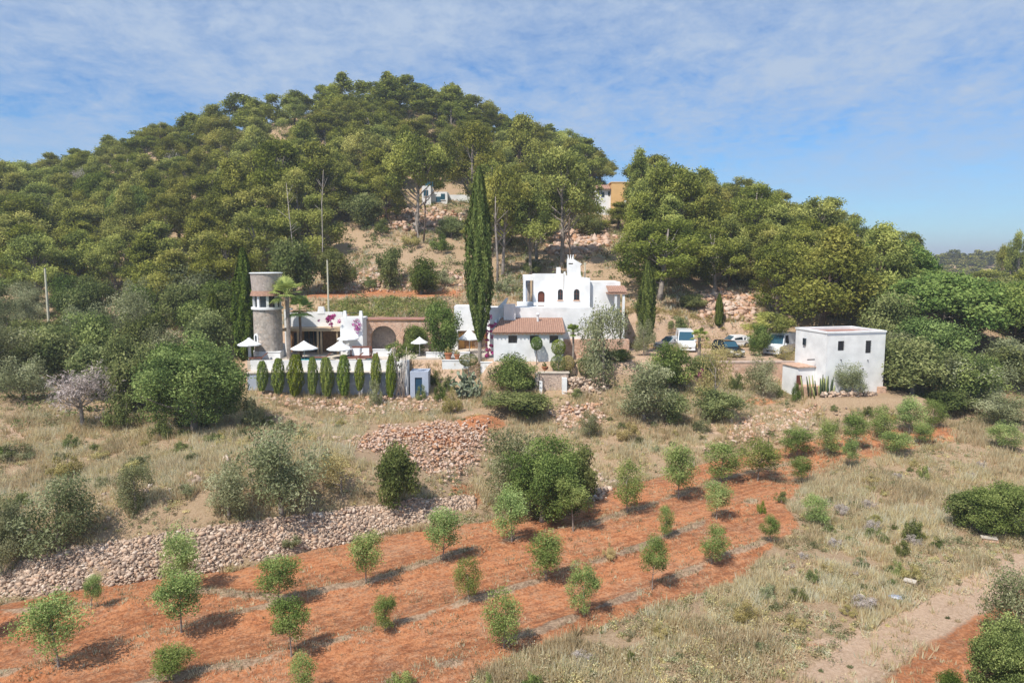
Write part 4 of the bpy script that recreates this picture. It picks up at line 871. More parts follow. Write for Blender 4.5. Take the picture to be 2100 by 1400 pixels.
def grassfields():
    rng = np.random.default_rng(77); n = 100000; y = 24+(82-24)*rng.random(n)**1.35; x = rng.uniform(-1, 1, n)*(y*.74+2)
    fld = inpoly(x, y, FIELD); trk = inpoly(x, y, TRACK); ok = ~onpads(x, y) & ~wallzone(x, y) & (~fld) & ((~trk) | (rng.random(n) < .06))
    u, v = proj(x, y, hgt(x, y)); ok &= ~((u < 480) & (y > 66))
    bare = fbm(x/2.2, y/2.2, 3); patch = fbm(x/5, y/5, 12); ok &= ~(inpoly(u, v, RED2) & (rng.random(n) < .75))
    ok &= rng.random(n) < np.clip((bare-.36)*5.5, .04, .95)
    rub = inpoly(u, v, [(720, 935), (760, 870), (1010, 860), (985, 960), (850, 985)]) | ((u > 930) & (u < 1040) & (v > 840) & (v < 885)) | ((u > 1680) & (v > 1190) & (v < 1330) & (v > 1600-(u-1300)*.55) & (rng.random(n) < .75))
    ok &= ~rub; ok &= ~(inpoly(x, y, PALE) & (rng.random(n) < .85)); x = x[ok]; y = y[ok]; patch = patch[ok]; g = patch+rng.normal(size=len(x))*.07 < .41
    P = np.c_[x, y, hgt(x, y)]; hh = rng.uniform(.16, .52, len(x))*(1+.4*(y > 45))*(.6+.9*fbm(x/1.2, y/1.2, 71)); wd = .05
    t = np.clip(.35+.6*(fbm(x/1.5, y/1.5, 40)-.2), 0, 1)
    blades('dry_grass', P[~g], t[~g], hh[~g], rng, 9, .065, 'straw coloured dry grass covering the slopes and the scrub strip', 'straw')
    blades('dry_weeds', P[g], t[g], hh[g]*1.1, rng, 10, .07, 'grey green weeds mixed into the dry grass', 'weed', .26)
    # weeds on the rows of the field
    n = 60000; x = rng.uniform(-30, 35, n); y = rng.uniform(26, 66, n); dr = np.min([pdist(x, y, r) for r in ROWS], axis=0); ok = inpoly(x, y, FIELD) & ((dr < .5*rng.random(n)+.15) & (fbm(x/1.5, y/1.5, 31) > .42) | (rng.random(n) < .25*(fbm(x/2.5, y/2.5, 35) > .5)) | ((x > 20) & (y > 45) & (rng.random(n) < .6)))
    x = x[ok]; y = y[ok]; P = np.c_[x, y, hgt(x, y)]; blades('row_weeds', P, rng.random(len(x)), rng.uniform(.08, .24, len(x)), rng, 8, .05, 'thin dry weeds in strips along the tree rows', 'weed', .2)
    # grass on terraces between field and rock, far slope
    n = 20000; x = rng.uniform(-45, 60, n); y = rng.uniform(88, 150, n); ok = ~onpads(x, y); x = x[ok]; y = y[ok]; P = np.c_[x, y, hgt(x, y)]
    u, v = proj(P[:, 0], P[:, 1], P[:, 2]); k = fbm(x/4, y/4, 50) > .45; blades('hill_grass', P[k], rng.random(k.sum()), rng.uniform(.3, .7, k.sum()), rng, 8, .16, 'dry grass between the trees on the hillside', 'straw', .5)
grassfields()
def scrub():
    """low leafy scrub as leaf clumps: near strip and forest floor"""
    rng = np.random.default_rng(99)
    def batch(name, x, y, rad, hh, per, size, mat, label, tint):
        n = len(x); ix = np.repeat(np.arange(n), per); d = unit(len(ix), rng); d[:, 2] = np.abs(d[:, 2]); r = rng.random(len(ix))**.5
        P = np.c_[x, y, hgt(x, y)][ix]+d*r[:, None]*np.c_[rad, rad, hh][ix]*(.8+.5*rng.random((len(ix), 1))); tag(link(name, leafmesh(name, P, d, size, rng, MT[mat], tint[ix]+rng.normal(size=len(ix))*.12, aspect=.4, up=.3)), label, 'undergrowth', kind='stuff')
    n = 20000; y = 24+48*rng.random(n)**1.2; x = rng.uniform(-1, 1, n)*(y*.74+2); u, v = proj(x, y, hgt(x, y))
    ok = ~inpoly(x, y, FIELD) & ~inpoly(x, y, TRACK) & ~onpads(x, y) & ~wallzone(x, y) & (fbm(x/3, y/3, 61) > .40) & ~inpoly(u, v, [(720, 935), (760, 870), (1010, 860), (985, 960), (850, 985)]) & ~(inpoly(x, y, PALE) & (rng.random(n) < .93))
    x = x[ok]; y = y[ok]; m = len(x); t = np.clip(rng.normal(.5, .2, m), 0, 1); s = rng.gamma(3, .09, m).clip(.12, .85)
    g = rng.random(m) < .45; batch('low_scrub', x[g], y[g], s[g], s[g]*.9, 70, .095, 'weed', 'low grey scrub scattered through the dry grass', t[g])
    g2 = ~g & (rng.random(m) < .35); batch('yellow_scrub', x[g2], y[g2], s[g2], s[g2]*.8, 70, .09, 'yel', 'yellowish shrublets in the dry grass', t[g2])
    g = ~g & ~g2; batch('green_scrub', x[g], y[g], s[g], s[g]*.9, 70, .09, 'olive', 'small olive green shrublets in the dry grass', t[g])
    n = 12500; x = rng.uniform(-150, 130, n); y = rng.uniform(62, 215, n); u, v = proj(x, y, hgt(x, y)); 
    dens = np.where(v < lowlimit(u)+25, 1.0, .0); dens = np.where((u > 710) & (u < 970) & (v > 430) & (v < 640), .95, dens); dens = np.where((u > 1430) & (u < 1550) & (v > 590), .12, dens); dens = np.where((u > 1130) & (u < 1250) & (v > 468) & (v < 530), .15, dens); dens = np.where((u > 1000) & (u < 1430) & (v > 530) & (v < 690), .8, dens); dens = np.where((u > 1800) & (y < 120) & (y > 66), .9, dens)
    ok = (rng.random(n) < dens) & ~onpads(x, y) & ~((y > 96) & (y < 103) & (x > -28) & (x < -6)) & ~((y > 60) & (y < 94) & (x > -29) & (x < 40)); x = x[ok]; y = y[ok]; m = len(x); t = np.clip(rng.normal(.45, .2, m), 0, 1); s = rng.uniform(.5, 1.5, m)
    g = rng.random(m) < .6; batch('undergrowth', x[g], y[g], s[g], s[g]*.9, 46, .32, 'oak', 'green undergrowth below the forest trees', t[g])
    batch('dry_undergrowth', x[~g], y[~g], s[~g]*.8, s[~g]*.7, 40, .3, 'olive', 'greyish undergrowth on the open parts of the hill', t[~g])
    # planted bank above the arched wall
    n = 420; x = rng.uniform(-24, -9, n); y = rng.uniform(88.5, 95.5, n); s = rng.uniform(.4, .95, n); g = rng.random(n) < .6
    batch('bank_planting', x[g], y[g], s[g], s[g], 70, .2, 'carob', 'green planting on the bank above the arched wall', np.clip(rng.normal(.55, .2, g.sum()), 0, 1))
    batch('bank_dry_planting', x[~g], y[~g], s[~g], s[~g], 60, .2, 'yel', 'dry yellowish planting on the bank above the arched wall', np.clip(rng.normal(.4, .2, (~g).sum()), 0, 1))
    n = 700; x = rng.uniform(12, 34, n); y = rng.uniform(69.5, 75.8, n); ok = rng.random(n) < .42; x = x[ok]; y = y[ok]; k = ~onpads(x, y); x = x[k]; y = y[k]; m = len(x); s = rng.uniform(.2, .6, m)
    batch('garden_planting', x, y, s, s, 60, .11, 'oak', 'mixed garden shrubs below the parking wall', np.clip(rng.normal(.5, .2, m), 0, 1))
    n = 260; x = rng.uniform(12.5, 30, n); y = rng.uniform(88, 93, n); s = rng.uniform(.3, .8, n); batch('parking_edge_planting', x, y, s, s, 60, .18, 'yel', 'yellowish shrubs behind the parked cars', np.clip(rng.normal(.4, .2, n), 0, 1))
    n = 120; x = rng.uniform(-9, 12, n); y = rng.uniform(73.2, 75.6, n); s = rng.uniform(.2, .5, n); batch('terrace_edge_planting', x, y, s, s, 60, .11, 'carob', 'low planting in front of the white patio and the annex', np.clip(rng.normal(.5, .2, n), 0, 1))
scrub()
# ================================================================== BUILDINGS
T0 = 9.5                                                   # terrace level
def X(u, y): return ray(u, 600)[0]*y
def Z(v, y): return ZC+ray(1050, v)[1]*y
def window(par, x, z, w, h, y, rot=0, bars=True, fm='iron', name='window', arched=False, pane='glass', rev=.12):
    """pane set back in a real opening; frame proud of the pane"""
    prof = arch(x-w/2, x+w/2, z, z+h) if arched else rect(x-w/2, x+w/2, z, z+h)
    f = MB(); e = .05; inner = (arch if arched else rect)(x-w/2+e, x+w/2-e, z+e, z+h-e)
    f.wall(prof, [inner], y+rev-.03, y+rev+.05)
    if bars: f.box(x-.02, x+.02, y+rev-.02, y+rev+.02, z+e, z+h-e); f.box(x-w/2+e, x+w/2-e, y+rev-.021, y+rev+.021, z+h*.55-.02, z+h*.55+.02)
    o = f.obj(name, MT[fm], par); p = MB(); p.wall(inner, [], y+rev+.02, y+rev+.04); p.obj('pane', MT[pane], o); return o
def frame_at(name, label, cat, x, y, z, rz=0, group=None): return thing(name, label, cat, (x, y, z), rz, group)

# ---- terrace: paving slab and pool wall
tb = MB(); tb.box(X(497, 74), X(834, 74.5), 74.55, 88, 8.2, T0+.02); tb.box(X(834, 74.5)+.002, X(1016, 76), 76.9, 88, 8.2, T0+.018); tb.obj('terrace_paving', MT['cream']); 
bpy.data.objects['terrace_paving']['kind'] = 'structure'; bpy.data.objects['terrace_paving']['label'] = 'pale terrace paving round the pool house'
def pool_wall():
    t = thing('pool_wall', 'long white retaining wall of the pool terrace, its bluish shade painted in, behind the column cypresses', 'wall', (0, 73, 0))
    xa, xb = X(500, 73), X(832, 73)
    MB().box(xa, xb, 0, .5, 5.0, 8.45).obj('wall', MT['blueshade'], t)  # shade on this face is painted in as pale blue
    MB().box(xa-.1, xb, -.08, 1.56, 8.452, 8.56).obj('ledge', MT['cream'], t)
    MB().box(xa-.1, xb, 1.3, 1.55, 8.562, T0+.12).obj('parapet', MT['white'], t)
    MB().box(xb-.12, xb+.12, -.2, .9, 5.0, 9.75).obj('buttress', MT['white'], t)
    MB().box(X(765, 73)-.1, X(765, 73)+.1, -.2, .0, 5.0, 9.5).obj('buttress', MT['white'], t)
pool_wall()
def shed():
    t = thing('pump_house', 'small block in painted bluish shade with dark blue door right of the pool wall', 'hut', (0, 72.4, 0))
    xa, xb = X(838, 72.4), X(876, 72.4); dz0, dz1 = Z(804, 72.4), Z(774, 72.4); zt = Z(762, 72.4)
    dx0, dx1 = X(848, 72.4), X(863, 72.4)
    m = MB().wall([(xa, 5.2), (dx0, 5.2), (dx0, dz1), (dx1, dz1), (dx1, 5.2), (xb, 5.2), (xb, zt), (xa, zt)], [], 0, .2); m.box(xa, xb, .201, 2.2, 5.2, zt); m.obj('wall', MT['blueshade'], t)  # the block's bluish shade is part of its wall colour
    d = MB().box(dx0+.02, dx1-.02, .1, .16, 5.2, dz1-.02).obj('door', MT['teal'], t); MB().box(dx1-.16, dx1-.1, .06, .1, dz0+.6, dz0+.75).obj('handle', MT['iron'], d)
shed()
MB().box(X(612, 75.6), X(668, 75.6), 75.2, 76.9, T0+.021, T0+.06).obj('swimming_pool', MT['pool']); tag(bpy.data.objects['swimming_pool'], 'turquoise water of the pool showing between the column cypresses', kind='structure')
MB().box(X(745, 75.6), X(765, 75.6), 75.2, 76.5, T0+.021, T0+.06).obj('swimming_pool', MT['pool']); tag(bpy.data.objects['swimming_pool.001'], 'second strip of pale water by the right hand cypresses', kind='structure')
# ---- round tower
def tower():
    y = 77.6; x = X(547, y); t = thing('round_tower', 'round rubble stone tower with white framed windows near the top', 'tower', (x, y, 0)); r = 1.47
    MB().lathe(0, 0, [(r*1.0, T0-.3), (r, T0+.3), (r*.99, Z(634, y))], 36).obj('shaft', MT['towerstone'], t)
    MB().lathe(0, 0, [(r*1.04, T0-.1), (r*1.06, T0+.75), (r*1.0, T0+.78)], 36, False).obj('plinth', MT['white'], t)
    zs = Z(634, y); zl = Z(605, y); zr = Z(598, y); zt = Z(561, y)
    MB().lathe(0, 0, [(r*1.03, zs), (r*1.11, zs+.04), (r*1.11, zs+.26), (r*1.0, zs+.28)], 36).obj('sill', MT['white'], t)
    MB().lathe(0, 0, [(r*.86, zs+.2), (r*.86, zr)], 36).obj('glazing', MT['glass'], t)
    for k in range(9):
        a = 2*math.pi*(k+.25)/9; c, s_ = math.cos(a), math.sin(a); mb = MB(); w = .13
        q = [(r*.98*c-s_*w, r*.98*s_+c*w), (r*.98*c+s_*w, r*.98*s_-c*w), (r*.84*c+s_*w, r*.84*s_-c*w), (r*.84*c-s_*w, r*.84*s_+c*w)]
        mb.add([(p[0], p[1], zs+.25) for p in q]+[(p[0], p[1], zr) for p in q], [(0, 1, 2, 3), (4, 7, 6, 5), (0, 4, 5, 1), (1, 5, 6, 2), (2, 6, 7, 3), (3, 7, 4, 0)]); mb.obj('mullion', MT['white'], t)
    MB().lathe(0, 0, [(r*1.0, zl-.02), (r*1.16, zl-.03), (r*1.04, zr+.12)], 36).obj('tile_band', MT['tile'], t)
    MB().lathe(0, 0, [(r*1.0, zr+.02), (r*1.02, zr+.2), (r*1.09, zt)], 36).obj('lantern_wall', stone('tower_stone_top', [(.46, .38, .33), (.54, .46, .41), (.38, .32, .29)], 3.6, (.5, .43, .38)), t)
    MB().lathe(0, 0, [(r*1.09, zt+.002), (r*1.16, zt+.03), (r*1.16, zt+.10), (r*1.05, zt+.12)], 36).obj('coping', MT['white'], t)
    # arched window low on the left front
    g = math.radians(-128); ww = Z(707, y); w = thing('w', None, None); bpy.data.objects.remove(w)
    m = MB(); m.wall(arch(-.34, .34, ww, ww+1.35), [arch(-.17, .17, ww+.32, ww+1.15)], -r-.06, -r+.2); o = m.obj('window_surround', MT['white'], t, rot=(0, 0, math.radians(-37)))
    MB().wall(arch(-.17, .17, ww+.32, ww+1.15), [], -r-.01, -r+.05).obj('pane', MT['glass'], o)
tower()
# ---- pool house with porch
def pool_house():
    y = 80.0; t = thing('pool_house', 'flat roofed white pool house with timber porch beside the round tower', 'house', (0, y, 0))
    xa, xb = X(577, y), X(703, y); zr = Z(676, y)
    # back wall of the porch with openings
    o1 = rect(X(588, y), X(604, y), T0+.05, T0+2.2); o2 = rect(X(610, y), X(650, y), T0+.05, T0+2.35)
    MB().wall(rect(xa, xb, T0, zr), [o1, o2], 2.0, 2.3).obj('porch_wall', MT['wood'], t)
    g = MB(); g.wall(o1, [], 2.12, 2.16); g.wall(o2, [], 2.12, 2.16); gd = g.obj('glass_doors', MT['glass'], t)
    f = MB(); 
    for u in (620, 630, 640): f.box(X(u, y)-.03, X(u, y)+.03, 2.05, 2.11, T0+.05, T0+2.35)
    f.obj('door_frame', MT['wood'], gd)
    MB().box(xa, xb+.1, -.1, 2.6, zr-.02, zr+.14).obj('porch_roof', MT['palewood'], t)
    MB().box(xa, xb+.1, -.28, -.101, zr-.14, zr+.12).obj('beam', MT['palewood'], t)
    for u, m_ in ((586, 'white'), (608, 'palewood'), (649, 'palewood'), (656, 'palewood'), (689, 'palewood')):
        MB().tube([(X(u, y), 0, T0), (X(u, y), 0, zr-.03)], [.13, .11], 8).obj('column', MT[m_], t)
    MB().box(xa-.02, X(742, y), 2.61, 6.5, T0, zr+.05).obj('rear_block', MT['white'], t)
    zt = Z(640, 82); 
    MB().box(xa-.3, X(700, 82), 2.2, 2.55, zr+.142, zt).obj('roof_parapet', MT['white'], t)
    MB().box(xa-.35, xa-.0, 1.8, 4, T0, zt+.3).obj('chimney_stack', MT['white'], t)
    MB().box(X(648, 82), X(664, 82), 2.15, 2.75, zt-.2, Z(629, 82), .15, .1).obj('parapet_crest', MT['white'], t)
    MB().box(xa-.3, xa+2.1, 2.15, 2.6, zt, zt+.22).obj('parapet_crest', MT['pinkstone'], t)
    MB().box(X(633, 82), X(700, 82), 5, 6, zr+.3, Z(646, 85)).obj('rear_parapet', MT['roofred'], t)
    # stair block at the right end
    x0, x1 = X(697, y), X(743, y); 
    sb = MB(); sb.wall([(x0, T0), (x1, T0), (x1, Z(650, y)), (x0+.35, Z(650, y)), (x0+.35, Z(664, y)), (x0, Z(668, y))], [arch(x0+.25, x0+.95, T0+.3, T0+1.9)], -.35, 0); sb.box(x0+.02, x1, .001, 2.6, T0, Z(652, y)); sb.obj('stair_block', MT['white'], t)
    for u in (706.5, 739.5): MB().box(X(u, y)-.22, X(u, y)+.22, -.3, .14, Z(650, y)+.001, Z(637, y), .09, .06).obj('pinnacle', MT['white'], t)
    MB().tube([(X(707, y), 0, Z(642, y)), (X(740, y), 0, Z(641, y))], .03, 5).obj('rail', MT['iron'], t)
    MB().box(X(575, y)-.1, X(583, y), -1.2, 0, T0, T0+1.3, .05, .3).obj('garden_pier', MT['white'], t)
pool_house()
# ---- wall with arches
def arch_wall():
    y = 82; t = thing('arched_wall', 'pink stone wall with big arched alcoves between the pool house and the white patio', 'wall', (0, y, 0))
    x0, x1 = X(742.5, y), X(886, y); zt = Z(657, y); c1 = X(784.5, y); c2 = X(851, y); r1 = 1.45
    def ah(c): return arch(c-r1, c+r1, T0+.02, Z(668, y), 16)
    out = [(x0, T0)]+[(c1-r1, T0)]+[(p[0], p[1]) for p in reversed(arch(c1-r1, c1+r1, T0, Z(668, y), 16)[2:])][:]+[(c1+r1, T0), (c2-r1, T0)]+[(p[0], p[1]) for p in reversed(arch(c2-r1, c2+r1, T0, Z(671, y), 16)[2:])]+[(c2+r1, T0), (x1, T0), (x1, zt), (x0, zt)]
    # de-duplicate
    o2 = [out[0]]
    for p in out[1:]:
        if math.dist(p, o2[-1]) > 1e-3: o2.append(p)
    MB().wall(o2, [], 0, .7).obj('stone_face', MT['pinkstone'], t)
    MB().box(x0, x1, 1.5, 2.6, T0, zt-.03).obj('alcove_back', MT['greystone'], t)
    MB().box(c1+r1+.1, c2-r1-.1, .702, 1.499, T0, zt-.04).obj('alcove_side', MT['greystone'], t); MB().box(x0, c1-r1-.1, .702, 1.499, T0, zt-.04).obj('alcove_side', MT['greystone'], t)
    MB().box(x0+.01, x1+.15, .2, 3.2, zt+.003, zt+.12).obj('roof_slab', MT['roofred'], t)
    MB().box(x0+.01, x1+.15, -.12, .199, zt+.002, zt+.09).obj('eave', MT['wood'], t)
arch_wall()
# ---- poles
def pole(u, v0, v1, y, label, r=.07, zb=None):
    x, _, z1 = pix(u, v1, y); z0 = zb if zb is not None else float(hgt(x, y)); t = thing('pole', label, 'pole', (x, y, z0)); MB().tube([(0, 0, -.2), (0, 0, z1-z0)], [r*1.2, r*.8], 8).obj('mast', MT['pole'], t); MB().lathe(0, 0, [(r, z1-z0), (r*1.1, z1-z0+.02), (r*.3, z1-z0+.1)], 8).obj('cap', MT['iron'], t)
pole(671, 640, 533, 83.8, 'tall slim cream pole behind the pool house roof', .10, 12.3)
pole(92, 640, 550, 92, 'weathered wooden pole standing in the left hand wood', .14)
# ---- parasols
def parasol(u, va, ve, hw, y, label, n=8, base=T0, thick=.035, group='white parasols on the pool terrace'):
    x = X(u, y); za, ze = Z(va, y), Z(ve, y); w = hw/F*y; t = thing('parasol', label, 'parasol', (x, y, base), .2, group)
    m = MB(); top = (0, 0, za-base); rim = [(w*math.cos(2*math.pi*k/n), w*math.sin(2*math.pi*k/n), ze-base) for k in range(n)]; mid = [(p[0]*.45, p[1]*.45, (za-base)*.48+(ze-base)*.52) for p in rim]
    v = [top]+mid+rim+[(p[0]*.99, p[1]*.99, p[2]-.1) for p in rim]; f = []
    for k in range(n):
        j = (k+1) % n; f += [(0, 1+k, 1+j), (1+k, 1+n+k, 1+n+j, 1+j), (1+n+k, 1+2*n+k, 1+2*n+j, 1+n+j)]
    m.add(v, f); m.obj('canopy', MT['canvas'], t); MB().tube([(0, 0, 0), (0, 0, za-base-.02)], thick, 8).obj('pole', MT['white'], t); MB().lathe(0, 0, [(.3, 0), (.3, .08), (.1, .12)], 12).obj('base', MT['iron'], t)
    rb = MB()
    for p in rim: rb.tube([(0, 0, za-base-.05), (p[0]*.97, p[1]*.97, p[2]-.03)], .012, 4)
    rb.obj('ribs', MT['palewood'], t)
parasol(507, 692, 706, 24, 75.3, 'white thatch shaped parasol on a thick white post left of the tower', thick=.16)
parasol(620, 698, 714, 28, 76.6, 'white parasol in front of the dark glass doors')
parasol(694, 698, 715, 27, 76.8, 'white parasol in front of the stair block')
parasol(711, 681, 694, 22, 78.6, 'white parasol raised behind the one by the stair block')
parasol(859, 690, 702, 18, 78.5, 'white parasol in front of the second arch')
# ---- daybed, loungers, pots, white benches
def daybed():
    y = 77.2; x = X(738, y); t = thing('daybed', 'dark framed daybed with white cushions beside the arches', 'daybed', (x, y, T0))
    f = MB().box(-1.05, 1.05, -.5, .5, .12, .3)
    for a in (-1, 1):
        for b in (-.45, .45): f.box(a-.05, a+.05, b-.05, b+.05, 0, 1.2)
    f.box(-1.05, 1.05, .44, .5, 1.0, 1.2); f.obj('frame', MT['redbrown'], t)
    for a in (-.5, .5): MB().box(a-.42, a+.42, -.35, .4, .302, 1.0, .05, .12).obj('cushion', MT['canvas'], t)
daybed()
def lounger(u, y, lab, rz):
    t = thing('sun_lounger', lab, 'sun lounger', (X(u, y), y, T0+.02), rz, 'brown sun loungers by the pool'); MB().box(-.9, .4, -.3, .3, .22, .34).obj('seat', MT['redbrown'], t)
    b = MB().box(-.0, .75, -.3, .3, -.04, .06); b.obj('backrest', MT['redbrown'], t, loc=(.4, 0, .28), rot=(0, -.7, 0)); f = MB()
    for a in (-.8, .3):
        for c in (-.26, .26): f.box(a-.03, a+.03, c-.03, c+.03, 0, .22)
    f.obj('legs', MT['wood'], t)
lounger(524, 75.2, 'brown lounger left of the first column cypress', .2); lounger(656, 75.2, 'brown lounger between the fourth and fifth column cypress', .1); lounger(722, 75.2, 'brown lounger between the sixth and seventh column cypress', .1); lounger(752, 75.2, 'brown lounger right of the seventh column cypress', .2)
def low_wall(name, u0, u1, v0, v1, y, lab, mat='white', th=.35, cop='cream', zb=None):
    x0, x1, z1 = X(u0, y), X(u1, y), Z(v0, y); z0 = Z(v1, y) if zb is None else zb; t = thing(name, lab, 'wall', (x0, y, z0)); L = x1-x0
    MB().box(0, L, 0, th, -.5, z1-z0-.08).obj('wall', MT[mat], t); MB().box(-.04, L+.04, -.05, th+.05, z1-z0-.079, z1-z0).obj('coping', MT[cop], t)
low_wall('garden_wall', 526, 570, 721, 745, 76.0, 'low white wall at the foot of the round tower', cop='white')
low_wall('garden_wall', 585, 835, 736, 748, 76.95, 'long low white wall behind the column cypresses', cop='white')
low_wall('garden_wall', 905, 962, 738, 770, 75.8, 'white wall below the forked tree on the patio', cop='white')
low_wall('garden_wall', 872, 962, 722, 742, 77.2, 'white step wall left of the forked tree', cop='white')
low_wall('garden_wall', 985, 1010, 742, 772, 75.2, 'short white wall right of the tallest cypress foot', cop='white')
low_wall('garden_wall', 762, 800, 716, 740, 78.2, 'low white wall in front of the first arch', cop='white')
def pot(u, v, y, lab, s=1.0, plantk='carob'):
    t = thing('plant_pot', lab, 'plant pot', (X(u, y), y, Z(v, y))); MB().lathe(0, 0, [(.18*s, 0), (.3*s, .45*s), (.34*s, .47*s), (.34*s, .55*s), (.27*s, .55*s)], 14).obj('pot', MT['pot'], t)
    cm, tm, W, H = SHR[plantk][0]; link('foliage', cm, t, (0, 0, .45*s), sc=(.35*s, .35*s, .7*s))
pot(893, 712, 78.5, 'big terracotta pot left of the forked tree', 1.2); pot(918, 737, 76.4, 'terracotta planter at the foot of the forked tree', 1.3, 'yel'); pot(1118, 762, 74.6, 'terracotta pot in front of the annex wall', 1.0); pot(1222, 762, 74.6, 'terracotta pot at the foot of the topiary hedge', 1.2, 'yel'); pot(936, 737, 76.4, 'second terracotta planter right of the forked tree foot', 1.0, 'yel')
# ---- white patio buildings behind the tallest cypress
def patio_house():
    y = 84; t = thing('patio_house', 'white upper block with ochre porch behind the tallest cypress', 'house', (0, y, 0)); x0, x1 = X(931, y), X(1006, y)
    zt, zm = Z(628, y), Z(678, y); MB().box(x0, x1, 0, 3, zm, zt).obj('upper_wall', MT['white'], t)
    MB().box(x0+.4, x1, 1.2, 3.0, T0, zm-.002).obj('porch_wall', MT['ochre'], t); MB().box(x0, x0+.39, -.2, 3.0, T0, zm-.002).obj('pier', MT['white'], t)
    MB().box(X(1006, y)-.35, x1, -.3, 1.199, T0, zm-.002).obj('pier', MT['white'], t)
    MB().box(x0+.5, X(1002, y)-.2, .4, .6, zm-.35, zm-.003).obj('beam', MT['wood'], t)
    MB().prism([(x0-1.6, T0), (x0-.001, T0), (x0-.001, zm+.6), (x0-.5, Z(672, y))], 0, .4).obj('buttress', MT['white'], t)
    for u in (957, 972, 1003): MB().box(X(u, y)-.35, X(u, y)+.35, 1.14, 1.199, T0+.01, T0+1.9).obj('door', MT['wood'], t)
patio_house()
parasol(962, 674, 694, 24, 81, 'white tent shaped parasol in front of the ochre porch')
def annex():
    y = 75.4; t = thing('annex', 'low white annex with terracotta tiled roof and three square windows', 'house', (0, y, 0)); x0, x1 = X(1012, y), X(1156, y); ze = Z(682, y); D = 4.2
    ws = [(X(u, y), Z(703.5, y), .92, .80) for u in (1051.5, 1096, 1136.5)]
    MB().wall(rect(x0, x1, T0-1.6, ze), [rect(a-w/2, a+w/2, b, b+h) for a, b, w, h in ws], 0, .3).obj('front_wall', MT['white'], t)
    m = MB(); m.add([(x0, .301, T0-1), (x0, D, T0-1), (x0, D, Z(655, y+D)), (x0, .301, ze)]+[(x0+.25, .301, T0-1), (x0+.25, D, T0-1), (x0+.25, D, Z(655, y+D)), (x0+.25, .301, ze)], [(0, 1, 2, 3), (4, 7, 6, 5), (0, 3, 7, 4), (1, 5, 6, 2), (2, 6, 7, 3), (0, 4, 5, 1)]); m.obj('side_wall', MT['white'], t)
    m = MB(); m.add([(x1, .301, T0-1), (x1, D, T0-1), (x1, D, Z(655, y+D)), (x1, .301, ze)]+[(x1-.25, .301, T0-1), (x1-.25, D, T0-1), (x1-.25, D, Z(655, y+D)), (x1-.25, .301, ze)], [(0, 1, 2, 3), (4, 7, 6, 5), (0, 3, 7, 4), (1, 5, 6, 2), (2, 6, 7, 3), (0, 4, 5, 1)]); m.obj('side_wall', MT['white'], t)
    MB().box(x0+.26, x1-.26, .32, .36, T0-.5, ze).obj('interior', MT['iron'], t)
    for a, b, w, h in ws: window(t, a, b, w, h, 0)
    # tiled roof: rounded rows
    nc = 34; xa, xb = x0-.15, x1+.2; v = []; f = []; k = nc*6; z0, z1 = ze+.02, Z(652, y+D)
    for i in range(k+1):
        q = i/k; xx = xa+(xb-xa)*q; bump = .07*abs(math.sin(math.pi*q*nc))
        hip = max(0, min(1, (xx-xa)/.9)); top = D*hip; zt_ = z0+(z1-z0)*hip
        for s_ in range(5):
            e = s_/4; v.append((xx, -.35+(top+.35)*e, z0+(zt_-z0)*e+bump))
    for i in range(k):
        for s_ in range(4): a = i*5+s_; f.append((a, a+5, a+6, a+1))
    r = MB().add(v, f); r.box(xa, xb, -.3, .3, z0-.10, z0-.02); r.obj('roof', MT['tile'], t)
    rf = MB()
    for i in range(18): xx = x0+.2+(x1-x0-.4)*i/17; rf.box(xx-.06, xx+.06, -.34, -.001, ze-.17, ze-.08)
    rf.obj('rafter_ends', MT['wood'], t)
    for u in (1103,): c = MB().tube([(X(u, y+3), 3.0, Z(661, y+3)), (X(u, y+3), 3.0, Z(644, y+3))], .12, 8); c.lathe(X(u, y+3), 3.0, [(.2, Z(646, y+3)), (.22, Z(644, y+3)), (.05, Z(641, y+3))], 8); c.obj('flue', MT['white'], t)
annex()
